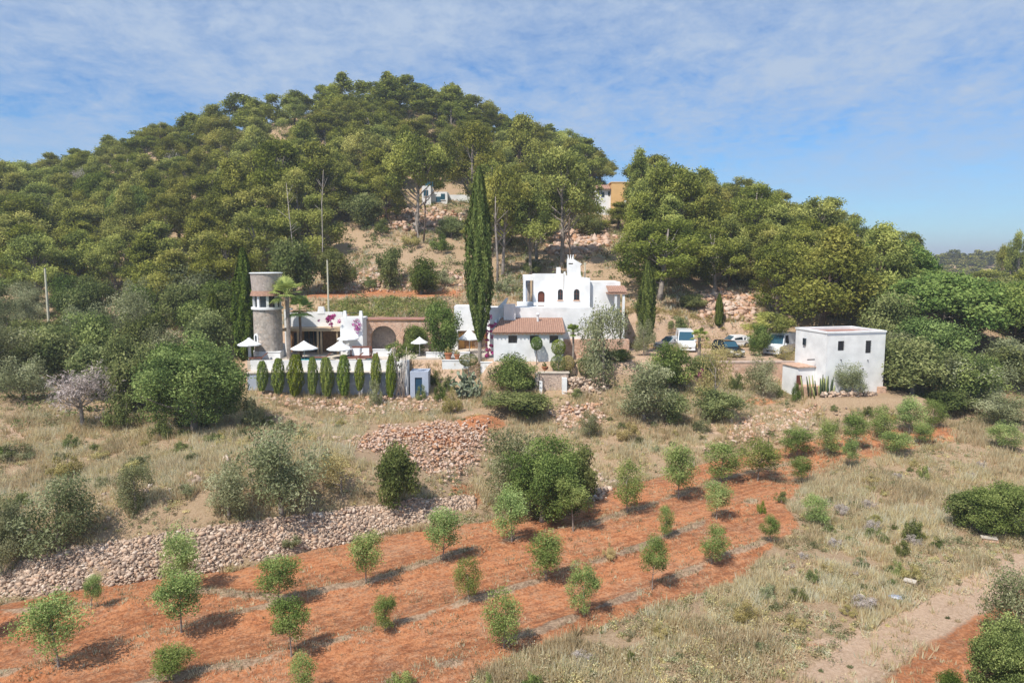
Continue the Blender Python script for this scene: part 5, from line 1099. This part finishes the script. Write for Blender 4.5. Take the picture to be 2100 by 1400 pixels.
def main_house():
    t = thing('white_house', 'two storey white house with bell gable chimney and arched openings', 'house', (0, 0, 0))
    y = 79.65; x0, x1 = X(1004, y), X(1216, y); zt = Z(633, y); MB().box(x0, x1, y, y+4.5, T0-.5, zt).obj('lower_wall', MT['white'], t)
    MB().box(x0, x1, y-.0, y+.25, zt+.002, zt+.14).obj('terrace_parapet', MT['white'], t)
    MB().box(X(1033, y), X(1057, y), y-.9, y-.001, T0, Z(623, y), .0, .1).obj('chimney_breast', MT['white'], t)
    MB().prism([(X(1018, y), zt), (X(1034, y), zt), (X(1042, y), Z(612, y)), (X(1038, y), Z(612, y))], y+.3, y+.9).obj('chimney', MT['white'], t)
    yu = 84.0; a, b = X(1094, yu), X(1210, yu); zb = zt-.3; ztop = Z(561, yu)
    def ar(u0, u1, v0, v1): return arch(X(u0, yu), X(u1, yu), Z(v1, yu), Z(v0, yu))
    ops = [ar(1103, 1117, 597, 628.5), ar(1144, 1154.5, 593, 615), ar(1177, 1188.5, 593, 615.5)]
    MB().wall([(a, zb), (b, zb), (b, Z(570, yu)), (X(1192, yu), Z(570, yu)), (X(1192, yu), ztop-.2), (X(1160, yu), ztop-.2), (X(1160, yu), ztop), (a, ztop)], ops, yu, yu+.35).obj('upper_wall', MT['white'], t)
    MB().box(a, b-.001, yu+.5, yu+6, zb, Z(571, yu)).obj('upper_block', MT['white'], t)
    MB().box(a, X(1159, yu), yu+.501, yu+6, Z(571, yu)+.002, ztop-.15).obj('roof_parapet', MT['white'], t)
    MB().box(a+.05, b-.05, yu+.36, yu+.49, zb, Z(590, yu)).obj('interior', MT['iron'], t)
    d = MB().wall([(p[0], p[1]) for p in ar(1103.7, 1116.3, 598, 628.4)], [], yu+.14, yu+.2).obj('door', MT['door'], t); MB().tube([(X(1115, yu), yu+.08, Z(615, yu)), (X(1115, yu), yu+.08, Z(613, yu))], .03, 6).obj('handle', MT['iron'], d)
    for u0, u1 in ((1144, 1154.5), (1177, 1188.5)):
        window(t, X((u0+u1)/2, yu), Z(615, yu), X(u1, yu)-X(u0, yu), Z(593, yu)-Z(615, yu), yu, arched=True, fm='door')
        MB().box(X(u0, yu)-.08, X(u1, yu)+.08, yu-.08, yu+.1, Z(617.5, yu), Z(615.3, yu)).obj('window_sill', MT['pinkstone'], t)
    # lower right wing
    yr = 84.6; MB().box(X(1210, yr), X(1272, yr), yr, yr+5, T0, Z(578, yr)).obj('east_wing', MT['white'], t)
    zaw = Z(587, 83.4); aw = MB(); n = 9; xa, xb = X(1245, 83.4), X(1284, 83.4); v = []; f = []
    for i in range(n*6+1):
        q = i/(n*6); v += [(xa+(xb-xa)*q, 82.2, zaw-.62+.05*abs(math.sin(math.pi*q*n))), (xa+(xb-xa)*q, 84.59, zaw+.05*abs(math.sin(math.pi*q*n)))]
    for i in range(n*6): f.append((i*2, i*2+2, i*2+3, i*2+1))
    aw.add(v, f); aw.box(xa, xb, 82.25, 84.5, zaw-.85, zaw-.7); aw.obj('awning_roof', MT['tile'], t)
    for u in (1263, 1279): MB().box(X(u, 82.5)-.13, X(u, 82.5)+.13, 82.4, 82.65, T0, zaw-.86).obj('awning_post', MT['white'], t)
    # loggia at the left
    yl = 85.0; l0, l1 = X(1073, yl), X(1094.5, yl)
    MB().box(l0, a-.001, yl-.4, yl+5, Z(575, yl), Z(565, yl)).obj('loggia_roof', MT['white'], t); MB().box(l0+.05, a-.002, yl+2.2, yl+5, zb, Z(575, yl)-.002).obj('loggia_back', MT['blueshade'], t)
    MB().box(l0, l0+.28, yl-.4, yl-.1, zb, Z(575, yl)-.002).obj('loggia_pillar', MT['white'], t); MB().box(a-.36, a-.12, yl-.5, yl-.2, zb, Z(575, yl)-.002).obj('loggia_pillar', MT['palewood'], t)
    MB().box(l0+.5, l0+.8, yl+.9, yl+1.1, zb, Z(580, yl)).obj('loggia_pillar', MT['greystone'], t)
    MB().box(X(1060, yl), a, yl-.6, yl-.3, zb, zt+.5).obj('loggia_parapet', MT['white'], t)
    # bell gable chimney with horns
    yg = 84.8; g0, g1 = X(1163, yg), X(1190, yg); zg = Z(571, yu)+.003
    MB().wall([(g0, zg), (g1, zg), (g1-.05, Z(544, yg)), (g1+.12, Z(541, yg)), (X(1175, yg), Z(531, yg)), (g0-.03, Z(531, yg))], [rect(X(1165, yg), X(1174, yg), Z(542, yg), Z(539.5, yg))], yg-.4, yg+.5).obj('bell_gable', MT['white'], t)
    for u in (1165, 1169.5, 1174): MB().tube([(X(u, yg), yg, Z(531.2, yg)), (X(u, yg)+(u-1169)*.012, yg, Z(522, yg))], [.09, .04], 6).obj('horn', MT['white'], t)
    MB().box(X(1140, yg), X(1150, yg), yg-.2, yg+.3, Z(572, yg), Z(548, yg), .05, .05).obj('small_chimney', MT['white'], t)
    MB().box(X(1155, yg), X(1160, yg), yg-.2, yg+.1, ztop-.14, Z(557, yg), .06, .06).obj('pinnacle', MT['white'], t)
    MB().tube([(X(1200, yg), yg+.5, Z(571, yg)), (X(1200, yg), yg+.5, Z(538, yg))], .07, 8).obj('mast', MT['pole'], t)
    MB().tube([(X(1156, yu), yu-.04, Z(562, yu)), (X(1156, yu), yu-.04, Z(594, yu))], .025, 5).obj('drain_pipe', MT['greystone'], t)
    MB().box(X(1094, yu), X(1120, yu), yu-1.0, yu-.8, zt+.142, zt+.5).obj('flower_trough', MT['white'], t)
    # base wall further right below the olive
    MB().box(X(1158, 78.6), X(1290, 79.6), 78.8, 79.64, T0-.5, Z(696, 79)).obj('garden_side_wall', MT['pinkstone'], t)
main_house()
def block_house():
    rz = math.radians(13); cx, cy, _ = pix(1697, 679, 70); t = thing('block_house', 'cubic white two storey house with dusty red flat roof at the right', 'house', (cx, cy, 0), rz); Wd = 6.55; D = 5.0; zt = Z(683, 70.5)
    zb = 6.3
    def loc(u, v):   # intersect ray with the front plane of the house -> local x,z
        sx, sz = ray(u, v); n = (-math.sin(rz), math.cos(rz)); tt = (n[0]*cx+n[1]*cy)/(n[0]*sx+n[1]); px, py, pz = sx*tt, tt, ZC+sz*tt; return (px-cx)*math.cos(rz)+(py-cy)*math.sin(rz), pz
    w1 = loc(1718, 719), loc(1732, 699); w2 = loc(1774.5, 724), loc(1787.5, 698)
    MB().wall(rect(0, Wd, zb, zt), [rect(w1[0][0], w1[1][0], w1[0][1], w1[1][1]), rect(w2[0][0], w2[1][0], w2[0][1], w2[1][1])], 0, .3).obj('front_wall', MT['white'], t)
    MB().box(0, .3, .301, D, zb, zt).obj('side_wall', MT['white'], t); MB().box(Wd-.3, Wd, .301, D, zb, zt).obj('side_wall', MT['white'], t); MB().box(.301, Wd-.301, D-.3, D, zb, zt).obj('rear_wall', MT['white'], t)
    MB().box(.31, Wd-.31, .32, D-.31, zt-.3, zt-.12).obj('roof', MT['roofred'], t); MB().box(.31, Wd-.31, .34, .4, zb, zt-.31).obj('interior', MT['iron'], t)
    c = MB(); c.wall(rect(-.07, Wd+.07, -.07, D+.07), [rect(.32, Wd-.32, .32, D-.32)], 0, .16)
    c.v = [(x_, z_, y_+zt+.002) for x_, y_, z_ in c.v]; c.obj('cornice', MT['white'], t)
    MB().box(.0, Wd, -.04, -.001, zt-.14, zt-.06).obj('string_course', MT['blueshade'], t)
    for (p, q) in (w1, w2):
        x0, z0 = p; x1, z1 = q; window(t, (x0+x1)/2, z0, x1-x0, z1-z0, 0); 
        g = MB(); [g.box(x0+(x1-x0)*k/5-.012, x0+(x1-x0)*k/5+.012, -.03, -.005, z0, z1) for k in range(1, 5)]; [g.box(x0, x1, -.036, -.031, z0+(z1-z0)*k/5-.012, z0+(z1-z0)*k/5+.012) for k in range(1, 5)]; g.obj('window_grille', MT['iron'], t)
    MB().box(Wd-.75, Wd+.1, -.5, -.01, zb-.4, zb+1.15, .05, .05).obj('stone_pier', MT['pinkstone'], t)
    for u, v in ((1724, 737), (1779, 738), (1769, 755)):
        x_, z_ = loc(u, v); MB().tube([(x_, -.02, z_), (x_, -.12, z_-.05)], .05, 6).obj('vent', MT['iron'], t)
    # low annex to the left
    a = MB(); a.box(-1.9, -.02, 1.6, 4.2, zb, Z(748, 73)); a.obj('side_annex', MT['white'], t); MB().box(-2.02, -.02, 1.42, 4.3, Z(748, 73)+.002, Z(747, 73)+.04).obj('annex_roof', MT['pinkstone'], t)
    MB().box(-2.05, -1.62, 1.35, 1.599, zb+.7, zb+2.3).obj('annex_door', MT['door'], t); MB().box(-1.1, -.3, 1.3, 1.38, Z(733, 73), Z(731, 73)).obj('shelf_bracket', MT['iron'], t)
    MB().box(-1.9, -.1, .2, 1.59, zb-.3, zb+1.35).obj('stone_plinth', MT['pinkstone'], t)
    MB().box(-.16, -.02, 3.2, 3.6, Z(708, 73), Z(694, 73)).obj('side_window', MT['glass'], t)
block_house()
def parking_wall():
    y = 75.9; x0, x1 = X(1438, y), X(1650, y); t = thing('parking_wall', 'pink stone retaining wall below the black car', 'wall', (x0, y, 6.5), math.radians(0))
    MB().box(0, x1-x0, 0, .6, -.8, Z(744, y)-6.5).obj('wall', MT['pinkstone'], t); MB().box(-.1, x1-x0+.1, -.06, .66, Z(744, y)-6.499, Z(741, y)-6.5).obj('coping', simple('worn_coping', (.58, .44, .36), .9, .15, 3), t)
parking_wall()
def gateway():
    y = 72.6; t = thing('stone_gateway', 'square stone gateway with two white jambs below the annex', 'gateway', (0, y, 0)); x0, x1 = X(1106, y), X(1168, y); zb = float(hgt((x0+x1)/2, y))-.3; zt = Z(767, y)
    MB().box(x0, x1, .5, .9, zb, zt).obj('stone_panel', stone('gate_stone', [(.50, .38, .30), (.60, .47, .38), (.40, .30, .25)], 4, (.4, .31, .26)), t)
    MB().box(x0-.1, x1+.1, .4, 1.0, zt+.002, zt+.14).obj('lintel', MT['cream'], t)
    MB().box(X(1107, y), X(1113, y), -.2, .499, zb, Z(782, y)).obj('jamb', MT['white'], t); MB().box(X(1154, y), X(1164, y), -.2, .499, zb, Z(775, y)).obj('jamb', MT['white'], t)
    MB().box(X(1098, y), X(1106, y)-.002, .3, 2.4, zb, zt-.1).obj('side_panel', MT['greystone'], t)
gateway()
def rubble_wall(name, P, h, lab, n, mat='rock', seed=1):
    rng = np.random.default_rng(seed); P = np.array(P); L = np.r_[0, np.cumsum(np.linalg.norm(np.diff(P, axis=0), axis=1))]; s = rng.random(n)*L[-1]; x = np.interp(s, L, P[:, 0]); y = np.interp(s, L, P[:, 1]); z = hgt(x, y)+rng.random(n)*h*(.85+.15*np.sin(s*2))
    tag(link(name, rockmesh(name, np.c_[x, y+rng.normal(size=n)*.08, z], rng.gamma(4, .035, n).clip(.06, .3), rng, MT[mat].name and mat)), lab, 'wall')
rubble_wall('rubble_wall', [(X(1168, 73), 73), (X(1210, 73.5), 73.5), (X(1250, 74), 74)], 1.2, 'broken rubble wall running right from the stone gateway', 520, seed=4)
rubble_wall('rubble_wall', [(X(1690, 69.4), 68.9), (X(1760, 69), 69.2), (X(1812, 69), 69.6)], .45, 'grey heaped stones at the foot of the white block house', 220, seed=5)
# high houses
def high_white():
    y = 146; x, _, z = pix(890, 432, y); zg = float(hgt(x, y)); t = thing('hillside_house', 'white house half hidden by pines high on the hill', 'house', (0, y, 0)); zb = min(zg, z)-1
    MB().box(X(868, y), X(886, y), 0, 5, zb, Z(381, y)).obj('wall', MT['white'], t); MB().box(X(885, y)+.02, X(918, y), 1.5, 6, zb, Z(392, y)).obj('wall', MT['white'], t); MB().box(X(919, y), X(962, y), 4, 9, zb, Z(396, y)).obj('wall', MT['white'], t)
    for u, v, w, yy in ((876, 396, .9, 0), (900, 408, 1.0, 1.5), (909, 402, .8, 1.5)): o = MB().box(X(u, y)-w/2, X(u, y)+w/2, yy-.06, yy-.01, Z(v+6, y), Z(v-6, y)).obj('window', MT['bglass'], t); MB().box(X(u, y)-w/2-.1, X(u, y)+w/2+.1, yy-.14, yy-.061, Z(v+7.5, y), Z(v+6.4, y)).obj('sill', MT['white'], o)
    MB().box(X(874, y), X(892, y), 1, 3, Z(381, y)+.01, Z(372, y)).obj('glass_lantern', MT['bglass'], t)
high_white()
def high_orange():
    y = 146; t = thing('hillside_house', 'orange and white house with tiled eaves at the notch of the ridge', 'house', (0, y, 0)); zb = float(hgt(X(1260, y), y))-1
    MB().box(X(1250.5, y), X(1290, y), 0, 5, min(zb, Z(420, y)), Z(375, y)).obj('wall', MT['orange'], t); MB().box(X(1222, y), X(1250.2, y), .6, 5, min(zb, Z(420, y)), Z(386, y)).obj('wall', MT['white'], t)
    r = MB(); n = 7; v = []; f = []; xa, xb = X(1220, y), X(1251, y)-.1
    for i in range(n*4+1): q = i/(n*4); b = .12*abs(math.sin(math.pi*q*n)); v += [(xa+(xb-xa)*q, -.1, Z(388, y)+b), (xa+(xb-xa)*q, 3, Z(377, y)+b)]
    for i in range(n*4): f.append((i*2, i*2+2, i*2+3, i*2+1))
    r.add(v, f).obj('roof', MT['tile'], t); MB().box(X(1249, y), X(1291, y), -.1, 5.1, Z(375, y)+.01, Z(373, y)).obj('parapet', MT['orange'], t)
    MB().box(X(1245, y), X(1248.5, y), .5, .59, Z(401, y), Z(392, y)).obj('window', MT['glass'], t); MB().box(X(1231, y), X(1237, y), .5, .59, Z(403, y), Z(394, y)).obj('window', MT['glass'], t)
    MB().box(X(1275, y), X(1279, y), -1.5, -1.2, min(zb, Z(432, y)), Z(412, y)).obj('post', MT['white'], t)
high_orange()
# ---- cars
def car(u, v, y, rz, kind, paint, label, name='parked_car', group='vehicles in the car park'):
    x = X(u, y); z = float(hgt(x, y)); t = thing(name, label, 'van' if 'van' in name else 'car', (x, y, z), rz, group)   # front faces local -y
    if kind == 'van': L, W, H, hood, ws, rl = 5.4, 2.0, 2.35, .95, 1.7, 5.3
    elif kind == 'suv': L, W, H, hood, ws, rl = 4.4, 1.85, 1.65, 1.25, 1.95, 4.1
    else: L, W, H, hood, ws, rl = 4.2, 1.75, 1.45, 1.1, 1.85, 3.7
    belt = {'van': 1.15, 'suv': .98, 'car': .86}[kind]; w = W/2
    pr = [(0, .35), (0, .62), (.12, belt-.12), (hood, belt), (L-.05, belt), (L, .6), (L, .35)]
    def loft(prof, wf): # profile (y,z) -> width
        v = [(-wf(p), p[0], p[1]) for p in prof]+[(wf(p), p[0], p[1]) for p in prof]; n = len(prof); f = [tuple(range(n)), tuple(range(2*n-1, n-1, -1))]+[(i, i+n, (i+1) % n+n, (i+1) % n) for i in range(n)]; return v, f
    b = MB(); b.add(*loft(pr, lambda p: w*(.93 if p[0] < .1 or p[0] > L-.04 else 1))); cab = [(hood+.02, belt+.002), (ws, H-.04), (ws+.35, H), (rl-.3, H), (rl-.02, H-.15), (L-.1, belt+.002)]
    b.add(*loft(cab, lambda p: w*(.84 if p[1] > belt+.2 else .97))); b.box(-w*.9, w*.9, .1, L-.1, .2, .349); b.obj('body', MT[paint], t)
    def quad(nm, pts, mat): m = MB(); m.add(pts, [(0, 1, 2, 3)]); o = m.obj(nm, MT[mat], t); return o
    e = .012; a, c = (hood+.02, belt), (ws, H-.04); 
    def lp(q): return (a[0]+(c[0]-a[0])*q, a[1]+(c[1]-a[1])*q)
    p0, p1 = lp(.10), lp(.92); w0, w1 = w*.88, w*.76; quad('windscreen', [(-w0, p0[0]-.03, p0[1]+.03), (w0, p0[0]-.03, p0[1]+.03), (w1, p1[0]-.03, p1[1]+.03), (-w1, p1[0]-.03, p1[1]+.03)], 'bglass')
    for s_ in (-1, 1):
        ends = [(ws-.15, min(ws+1.0, rl-.5)), (ws+1.1, rl-.45)] if kind != 'van' else [(ws-.1, ws+.95)]
        for i, (q0, q1) in enumerate(ends):
            xs0, xs1 = s_*(w*.955+.012), s_*(w*.84+.02); quad('side_window', [(xs0, q0, belt+.08), (xs0, q1, belt+.08), (xs1, q1-.05, H-.17), (xs1, q0+.18, H-.17)], 'glass')
        for yy in (.85, L-.85):
            m = MB(); R_ = .33 if kind != 'car' else .3; m.v = []; n = 16
            v = [(s_*(w-.2), yy+R_*math.cos(2*math.pi*k/n), R_+R_*math.sin(2*math.pi*k/n)) for k in range(n)]+[(s_*(w+.02), yy+R_*math.cos(2*math.pi*k/n), R_+R_*math.sin(2*math.pi*k/n)) for k in range(n)]
            m.add(v, [tuple(range(n)), tuple(range(2*n-1, n-1, -1))]+[(k, (k+1) % n, (k+1) % n+n, k+n) for k in range(n)]); wh = m.obj('wheel', MT['rubber'], t)
            v = [(s_*(w+.03), yy+R_*.6*math.cos(2*math.pi*k/n), R_+R_*.6*math.sin(2*math.pi*k/n)) for k in range(n)]; MB().add(v, [tuple(range(n))]).obj('rim', MT['rim'], wh)
        MB().box(s_*w*.72-.2, s_*w*.72+.2, -.04, .12, .6, .82, .03, .02).obj('headlight', MT['lamp'], t)
        MB().box(s_*(w+.1)-.09, s_*(w+.1)+.09, ws-.35, ws-.2, belt+.02, belt+.22).obj('wing_mirror', MT[paint], t)
    MB().box(-w*.5, w*.5, -.03, .05, .42, .62).obj('grille', MT['iron'], t); MB().box(-.26, .26, -.05, -.031, .40, .52).obj('number_plate', MT['plate'], t)
    MB().box(-w*.95, w*.95, -.06, .1, .26, .40, .02, .02).obj('bumper', MT[paint if kind != 'van' else 'carw'], t)
car(1412, 715, 84, math.radians(-8), 'van', 'carw', 'white van facing out beside the palm leaves', name='parked_van')
car(1476, 700, 89, math.radians(-78), 'car', 'carw', 'white car side on behind the hedge')
car(1517, 735, 79.2, math.radians(12), 'suv', 'carb', 'black car facing out above the stone parking wall')
car(1586, 725, 81.5, math.radians(-42), 'van', 'carw', 'large white van parked left of the white block house', name='parked_van')
car(1352, 690, 87, math.radians(-60), 'car', 'cars', 'silver car half hidden right of the single cypress')
car(1372, 683, 89.5, math.radians(-20), 'car', 'cars', 'silver car behind the other half hidden one')
# ---- palms
def palm(u, vc, vb, y, wpx, label, nf=34, seed=0, tr='greybark', r=.17):
    x = X(u, y); zb = float(hgt(x, y)) if vb is None else Z(vb, y); H = Z(vc, y)-zb; t = thing('palm_tree', label, 'palm', (x, y, zb)); rng = np.random.default_rng(seed); R_ = wpx*y/F/2
    if H > .6: MB().tube([(0, 0, -.1), (.05, 0, H*.5), (0, 0, H)], [r*1.2, r, r*1.1], 9).obj('trunk', MT[tr], t)
    V = []; T = []
    for i in range(nf):
        a = rng.random()*6.283; el = rng.uniform(-.5, 1.35); L = R_*rng.uniform(.75, 1.05); d = np.array([math.cos(a)*math.cos(el), math.sin(a)*math.cos(el), math.sin(el)]); side = np.array([-math.sin(a), math.cos(a), 0]); 
        stem = d*L*.55; hub = np.array([0, 0, H])+stem; up = np.cross(d, side)
        for k in range(13):
            q = (k-6)/6*1.25; dd = d*math.cos(q)+side*math.sin(q); tip = hub+dd*L*.6*(1-.12*abs(q))+np.array([0, 0, -.12*L]); wv = np.cross(dd, up)*L*.045; mid = hub+dd*L*.3
            V += [hub, mid+wv, tip, mid-wv]; T += [np.clip(rng.normal(.45+.2*math.sin(el), .12), 0, 1)]*4
        sv = side*.02; V += [np.array([0, 0, H])-sv, hub-sv, hub+sv, np.array([0, 0, H])+sv]; T += [.6]*4
    link('fronds', np_mesh('fronds', np.array(V), np.arange(len(V)).reshape(-1, 4), MT['palm'], tint=T), t)
palm(588, 604, 735, 76.4, 82, 'taller fan palm standing against the round tower', seed=1, r=.2)
palm(613, 636, 735, 77.5, 68, 'shorter fan palm in front of the pool house roof', seed=2, r=.13, tr='bark')
palm(1437, 690, None, 80, 46, 'small bright palm beside the white van', seed=3, nf=22)
palm(1176, 680, 745, 74.4, 36, 'small spiky headed tree right of the annex', seed=4, nf=40, r=.1)
# ---- clipped topiary
def ball(u, v, y, wpx, hpx, label, stem=True, mat='carob', zb=None):
    x = X(u, y); zc = Z(v, y); rx = wpx*y/F/2; rzv = hpx*y/F/2; z0 = float(hgt(x, y)) if zb is None else zb; t = thing('topiary', label, 'shrub', (x, y, z0)); rng = np.random.default_rng(int(u)); n = 2600; d = unit(n, rng); r = .86+.16*rng.random(n)
    P = d*r[:, None]*np.array([rx, rx, rzv])+[0, 0, zc-z0]; link('foliage', leafmesh('foliage', P, d, .10, rng, MT[mat], rng.normal(.5, .18, n), aspect=.5, up=.2), t)
    MB().tube([(0, 0, -.1), (0, 0, max(.1, zc-z0-rzv*.5))], .05, 6).obj('stem', MT['greybark'], t)
ball(1101, 704, 74.7, 25, 28, 'clipped green ball hiding the middle annex window'); ball(1146, 712, 74.6, 30, 34, 'yellow green clipped ball below the right annex window', mat='lcyp'); ball(1147, 744, 74.0, 36, 34, 'round clipped shrub under the yellow green ball', mat='carob'); ball(1166, 744, 74.0, 28, 32, 'yellowish clipped shrub beside the round one', mat='yel')
ball(1203, 750, 74.0, 34, 40, 'dark clipped mound right of the terracotta pot', mat='oak'); ball(960, 738, 75.0, 40, 26, 'clipped box hedge at the foot of the tallest cypress', mat='oak')
# ---- climbing bougainvillea
def boug(u, v, y, w, h, label, seed, n=700):
    x, _, z = pix(u, v, y); t = thing('bougainvillea', label, 'climbing plant', (x, y, z)); rng = np.random.default_rng(seed); cl = [(rng.normal()*w*.3, rng.normal()*.12, rng.normal()*h*.3, rng.uniform(.12, .28), rng.uniform(.12, .25), rng.normal(.5, .2)) for _ in range(14)]
    P, d, tt = clumps_to_leaves(cl, n//14, rng, 3); link('bracts', leafmesh('bracts', P, d, .13, rng, MT['boug'], tt, aspect=.7), t); k = rng.permutation(len(P))[:len(P)//4]; link('leaves', leafmesh('leaves', P[k]*1.05, d[k], .13, rng, MT['carob'], tt[k], aspect=.5), t)
boug(678, 655, 79.6, 1.5, 1.6, 'magenta bougainvillea spilling over the pool house porch', 1); boug(733, 672, 79.4, .8, 1.2, 'sparse pink bougainvillea on the right edge of the stair block', 2, 260)
boug(1006, 668, 77.5, .9, 1.8, 'upper magenta bougainvillea right of the tallest cypress', 3); boug(1001, 708, 76.9, .8, 2.2, 'lower dark magenta bougainvillea by the ochre porch', 4)
boug(1440, 770, 74, .8, 1.6, 'small pinkish bush below the car park', 5, 260)
# ---- prickly pear and cacti
def prickly():
    x, y, z = hit(958, 838); y = 72; x = X(958, y); z = float(hgt(x, y)); t = thing('prickly_pear', 'big grey green prickly pear cactus below the tallest cypress', 'cactus', (x, y, z)); rng = np.random.default_rng(6); V = []; Fc = []; T = []
    tips = [((rng.normal()*.5, rng.normal()*.3, 0), rng.uniform(.3, .9)) for _ in range(30)]; pads = []
    for b, _ in tips:
        p = np.array(b, float)
        for k in range(rng.integers(5, 11)):
            d = unit(1, rng)[0]; d[2] = abs(d[2])*.8+.25; d /= np.linalg.norm(d); q = p+d*.33; 
            if abs(q[0]) > 2.1: continue
            pads.append((p.copy(), q.copy())); p = q if rng.random() < .75 else p
    for p, q in pads:
        d = q-p; L = np.linalg.norm(d); d /= L; s = np.cross(d, unit(1, rng)[0]); s /= np.linalg.norm(s); nn = np.cross(d, s); c = (p+q)/2; i0 = len(V); m = 9
        for e in (1, -1):
            for k in range(m): a = 2*math.pi*k/m; V.append(c+d*math.cos(a)*L*.62+s*math.sin(a)*L*.42+nn*e*.03)
        Fc += [[i0+k, i0+(k+1) % m, i0+m+(k+1) % m, i0+m+k] for k in range(m)]
        cc = len(V); V += [c+nn*.05, c-nn*.05]; 
        for k in range(m): Fc += [[i0+k, i0+(k+1) % m, cc, cc], [i0+m+(k+1) % m, i0+m+k, cc+1, cc+1]]
        T += [rng.normal(.55, .2)]*(2*m+2)
    me = bpy.data.meshes.new('pads'); me.from_pydata([tuple(v) for v in V], [], [tuple(dict.fromkeys(f)) for f in Fc]); a = me.attributes.new('tint', 'FLOAT', 'POINT'); a.data.foreach_set('value', np.clip(np.array(T, np.float32), 0, 1)); me.materials.append(MT['cactus']); link('pads', me, t); t.scale = (1.15, 1.1, 1.3)
    MB().tube([(0, 0, -.3), (.1, 0, .8)], [.16, .1], 7).obj('trunk', MT['bark'], t)
prickly()
def columns_cactus():
    y = 69.2; x = X(1702, y); z = float(hgt(x, y)); t = thing('column_cactus', 'cluster of pale yellow green column cacti in front of the white block house', 'cactus', (x, y, z)); rng = np.random.default_rng(2)
    for i in range(22):
        a, b = rng.normal()*.75, rng.normal()*.35; h = rng.uniform(.8, 2.3); MB().tube([(a, b, -.1), (a*1.1, b, h*.6), (a*1.2, b, h)], [.07, .08, .03], 6).obj('column', MT['ycact'] if i % 2 else MT['cactus'], t, True)
columns_cactus()
# ---- pale multi stemmed tree on the pool terrace end
def white_stems():
    y = 73.6; x = X(823, y); z = float(hgt(x, y-.9)); t = thing('forked_tree', 'small tree with many whitish stems at the right end of the pool wall', 'tree', (x, y-1.2, z)); rng = np.random.default_rng(4); m = MB(); cl = []
    for i in range(9):
        a = rng.normal()*.9; b = rng.normal()*.3; h = rng.uniform(3.0, 5.2); m.tube([(rng.normal()*.35, 0, -.2), (a*.5, b*.5, h*.5), (a, b, h)], [.07, .05, .025], 5)
        for k in range(3): cl.append((a+rng.normal()*.35, b+rng.normal()*.3, h+rng.normal()*.4, rng.uniform(.22, .42), rng.uniform(.2, .35), rng.normal(.5, .2)))
    m.obj('stems', MT['palebark'], t, True); P, d, tt = clumps_to_leaves(cl, 90, rng, 3); link('crown', leafmesh('crown', P, d, .15, rng, MT['carob'], tt, aspect=.5), t)
white_stems()
# ---- half buried blocks and junk in the scrub
def concrete(u, v, lab, w, d, h, rz, mat):
    x, y, z = hit(u, v); t = thing('broken_block', lab, 'rubble block', (x, y, z), rz); MB().box(-w, w, -d, d, -.1, h, .06, .04).obj('block', MT[mat], t); MB().box(-w*1.1, w*.8, -d*1.15, d*.9, h+.003, h+.07).obj('slab', MT['cream'], t)
concrete(2030, 1110, 'overturned stone slab below the dark spreading bush', .45, .2, .22, -.4, 'pinkstone'); concrete(1868, 1202, 'tilted stone block half hidden in the scrub', .3, .2, .25, -.7, 'greystone')
x, y, z = hit(1838, 1228); t = thing('grey_sack', 'crumpled grey plastic sack lying in the scrub', 'sack', (x, y, z), -.5); MB().lathe(0, 0, [(.25, 0), (.3, .1), (.2, .2), (.08, .24)], 9).obj('bag', simple('grey_plastic', (.34, .36, .42), .4, .2, 5), t); t.scale = (1.3, .7, .8)
MB().box(.05, .3, -.15, .05, .05, .2, .03, .03).obj('dark_fold', MT['iron'], t)
x, y, z = hit(1655, 938); t = thing('field_post', 'short grey post among the almonds of the top row', 'post', (X(1588, y), y, z-.3)); MB().tube([(0, 0, 0), (0, 0, 1.9)], .05, 6).obj('post', MT['iron'], t)

# ------------------------------------------------------------------ air
def haze():
    m, nt, N, L = NM('haze_air'); o = N.new('ShaderNodeOutputMaterial'); v = N.new('ShaderNodeVolumePrincipled'); v.inputs['Color'].default_value = (.86, .92, 1, 1); v.inputs['Density'].default_value = .0004; v.inputs['Anisotropy'].default_value = .1
    L.new(v.outputs[0], o.inputs['Volume']); q = MB().box(-5200, 5200, -400, 9600, float(GZ.min())-1.5, 86.0).obj('haze', m); q['kind'] = 'stuff'; q['label'] = 'thin summer haze in the air'
haze()
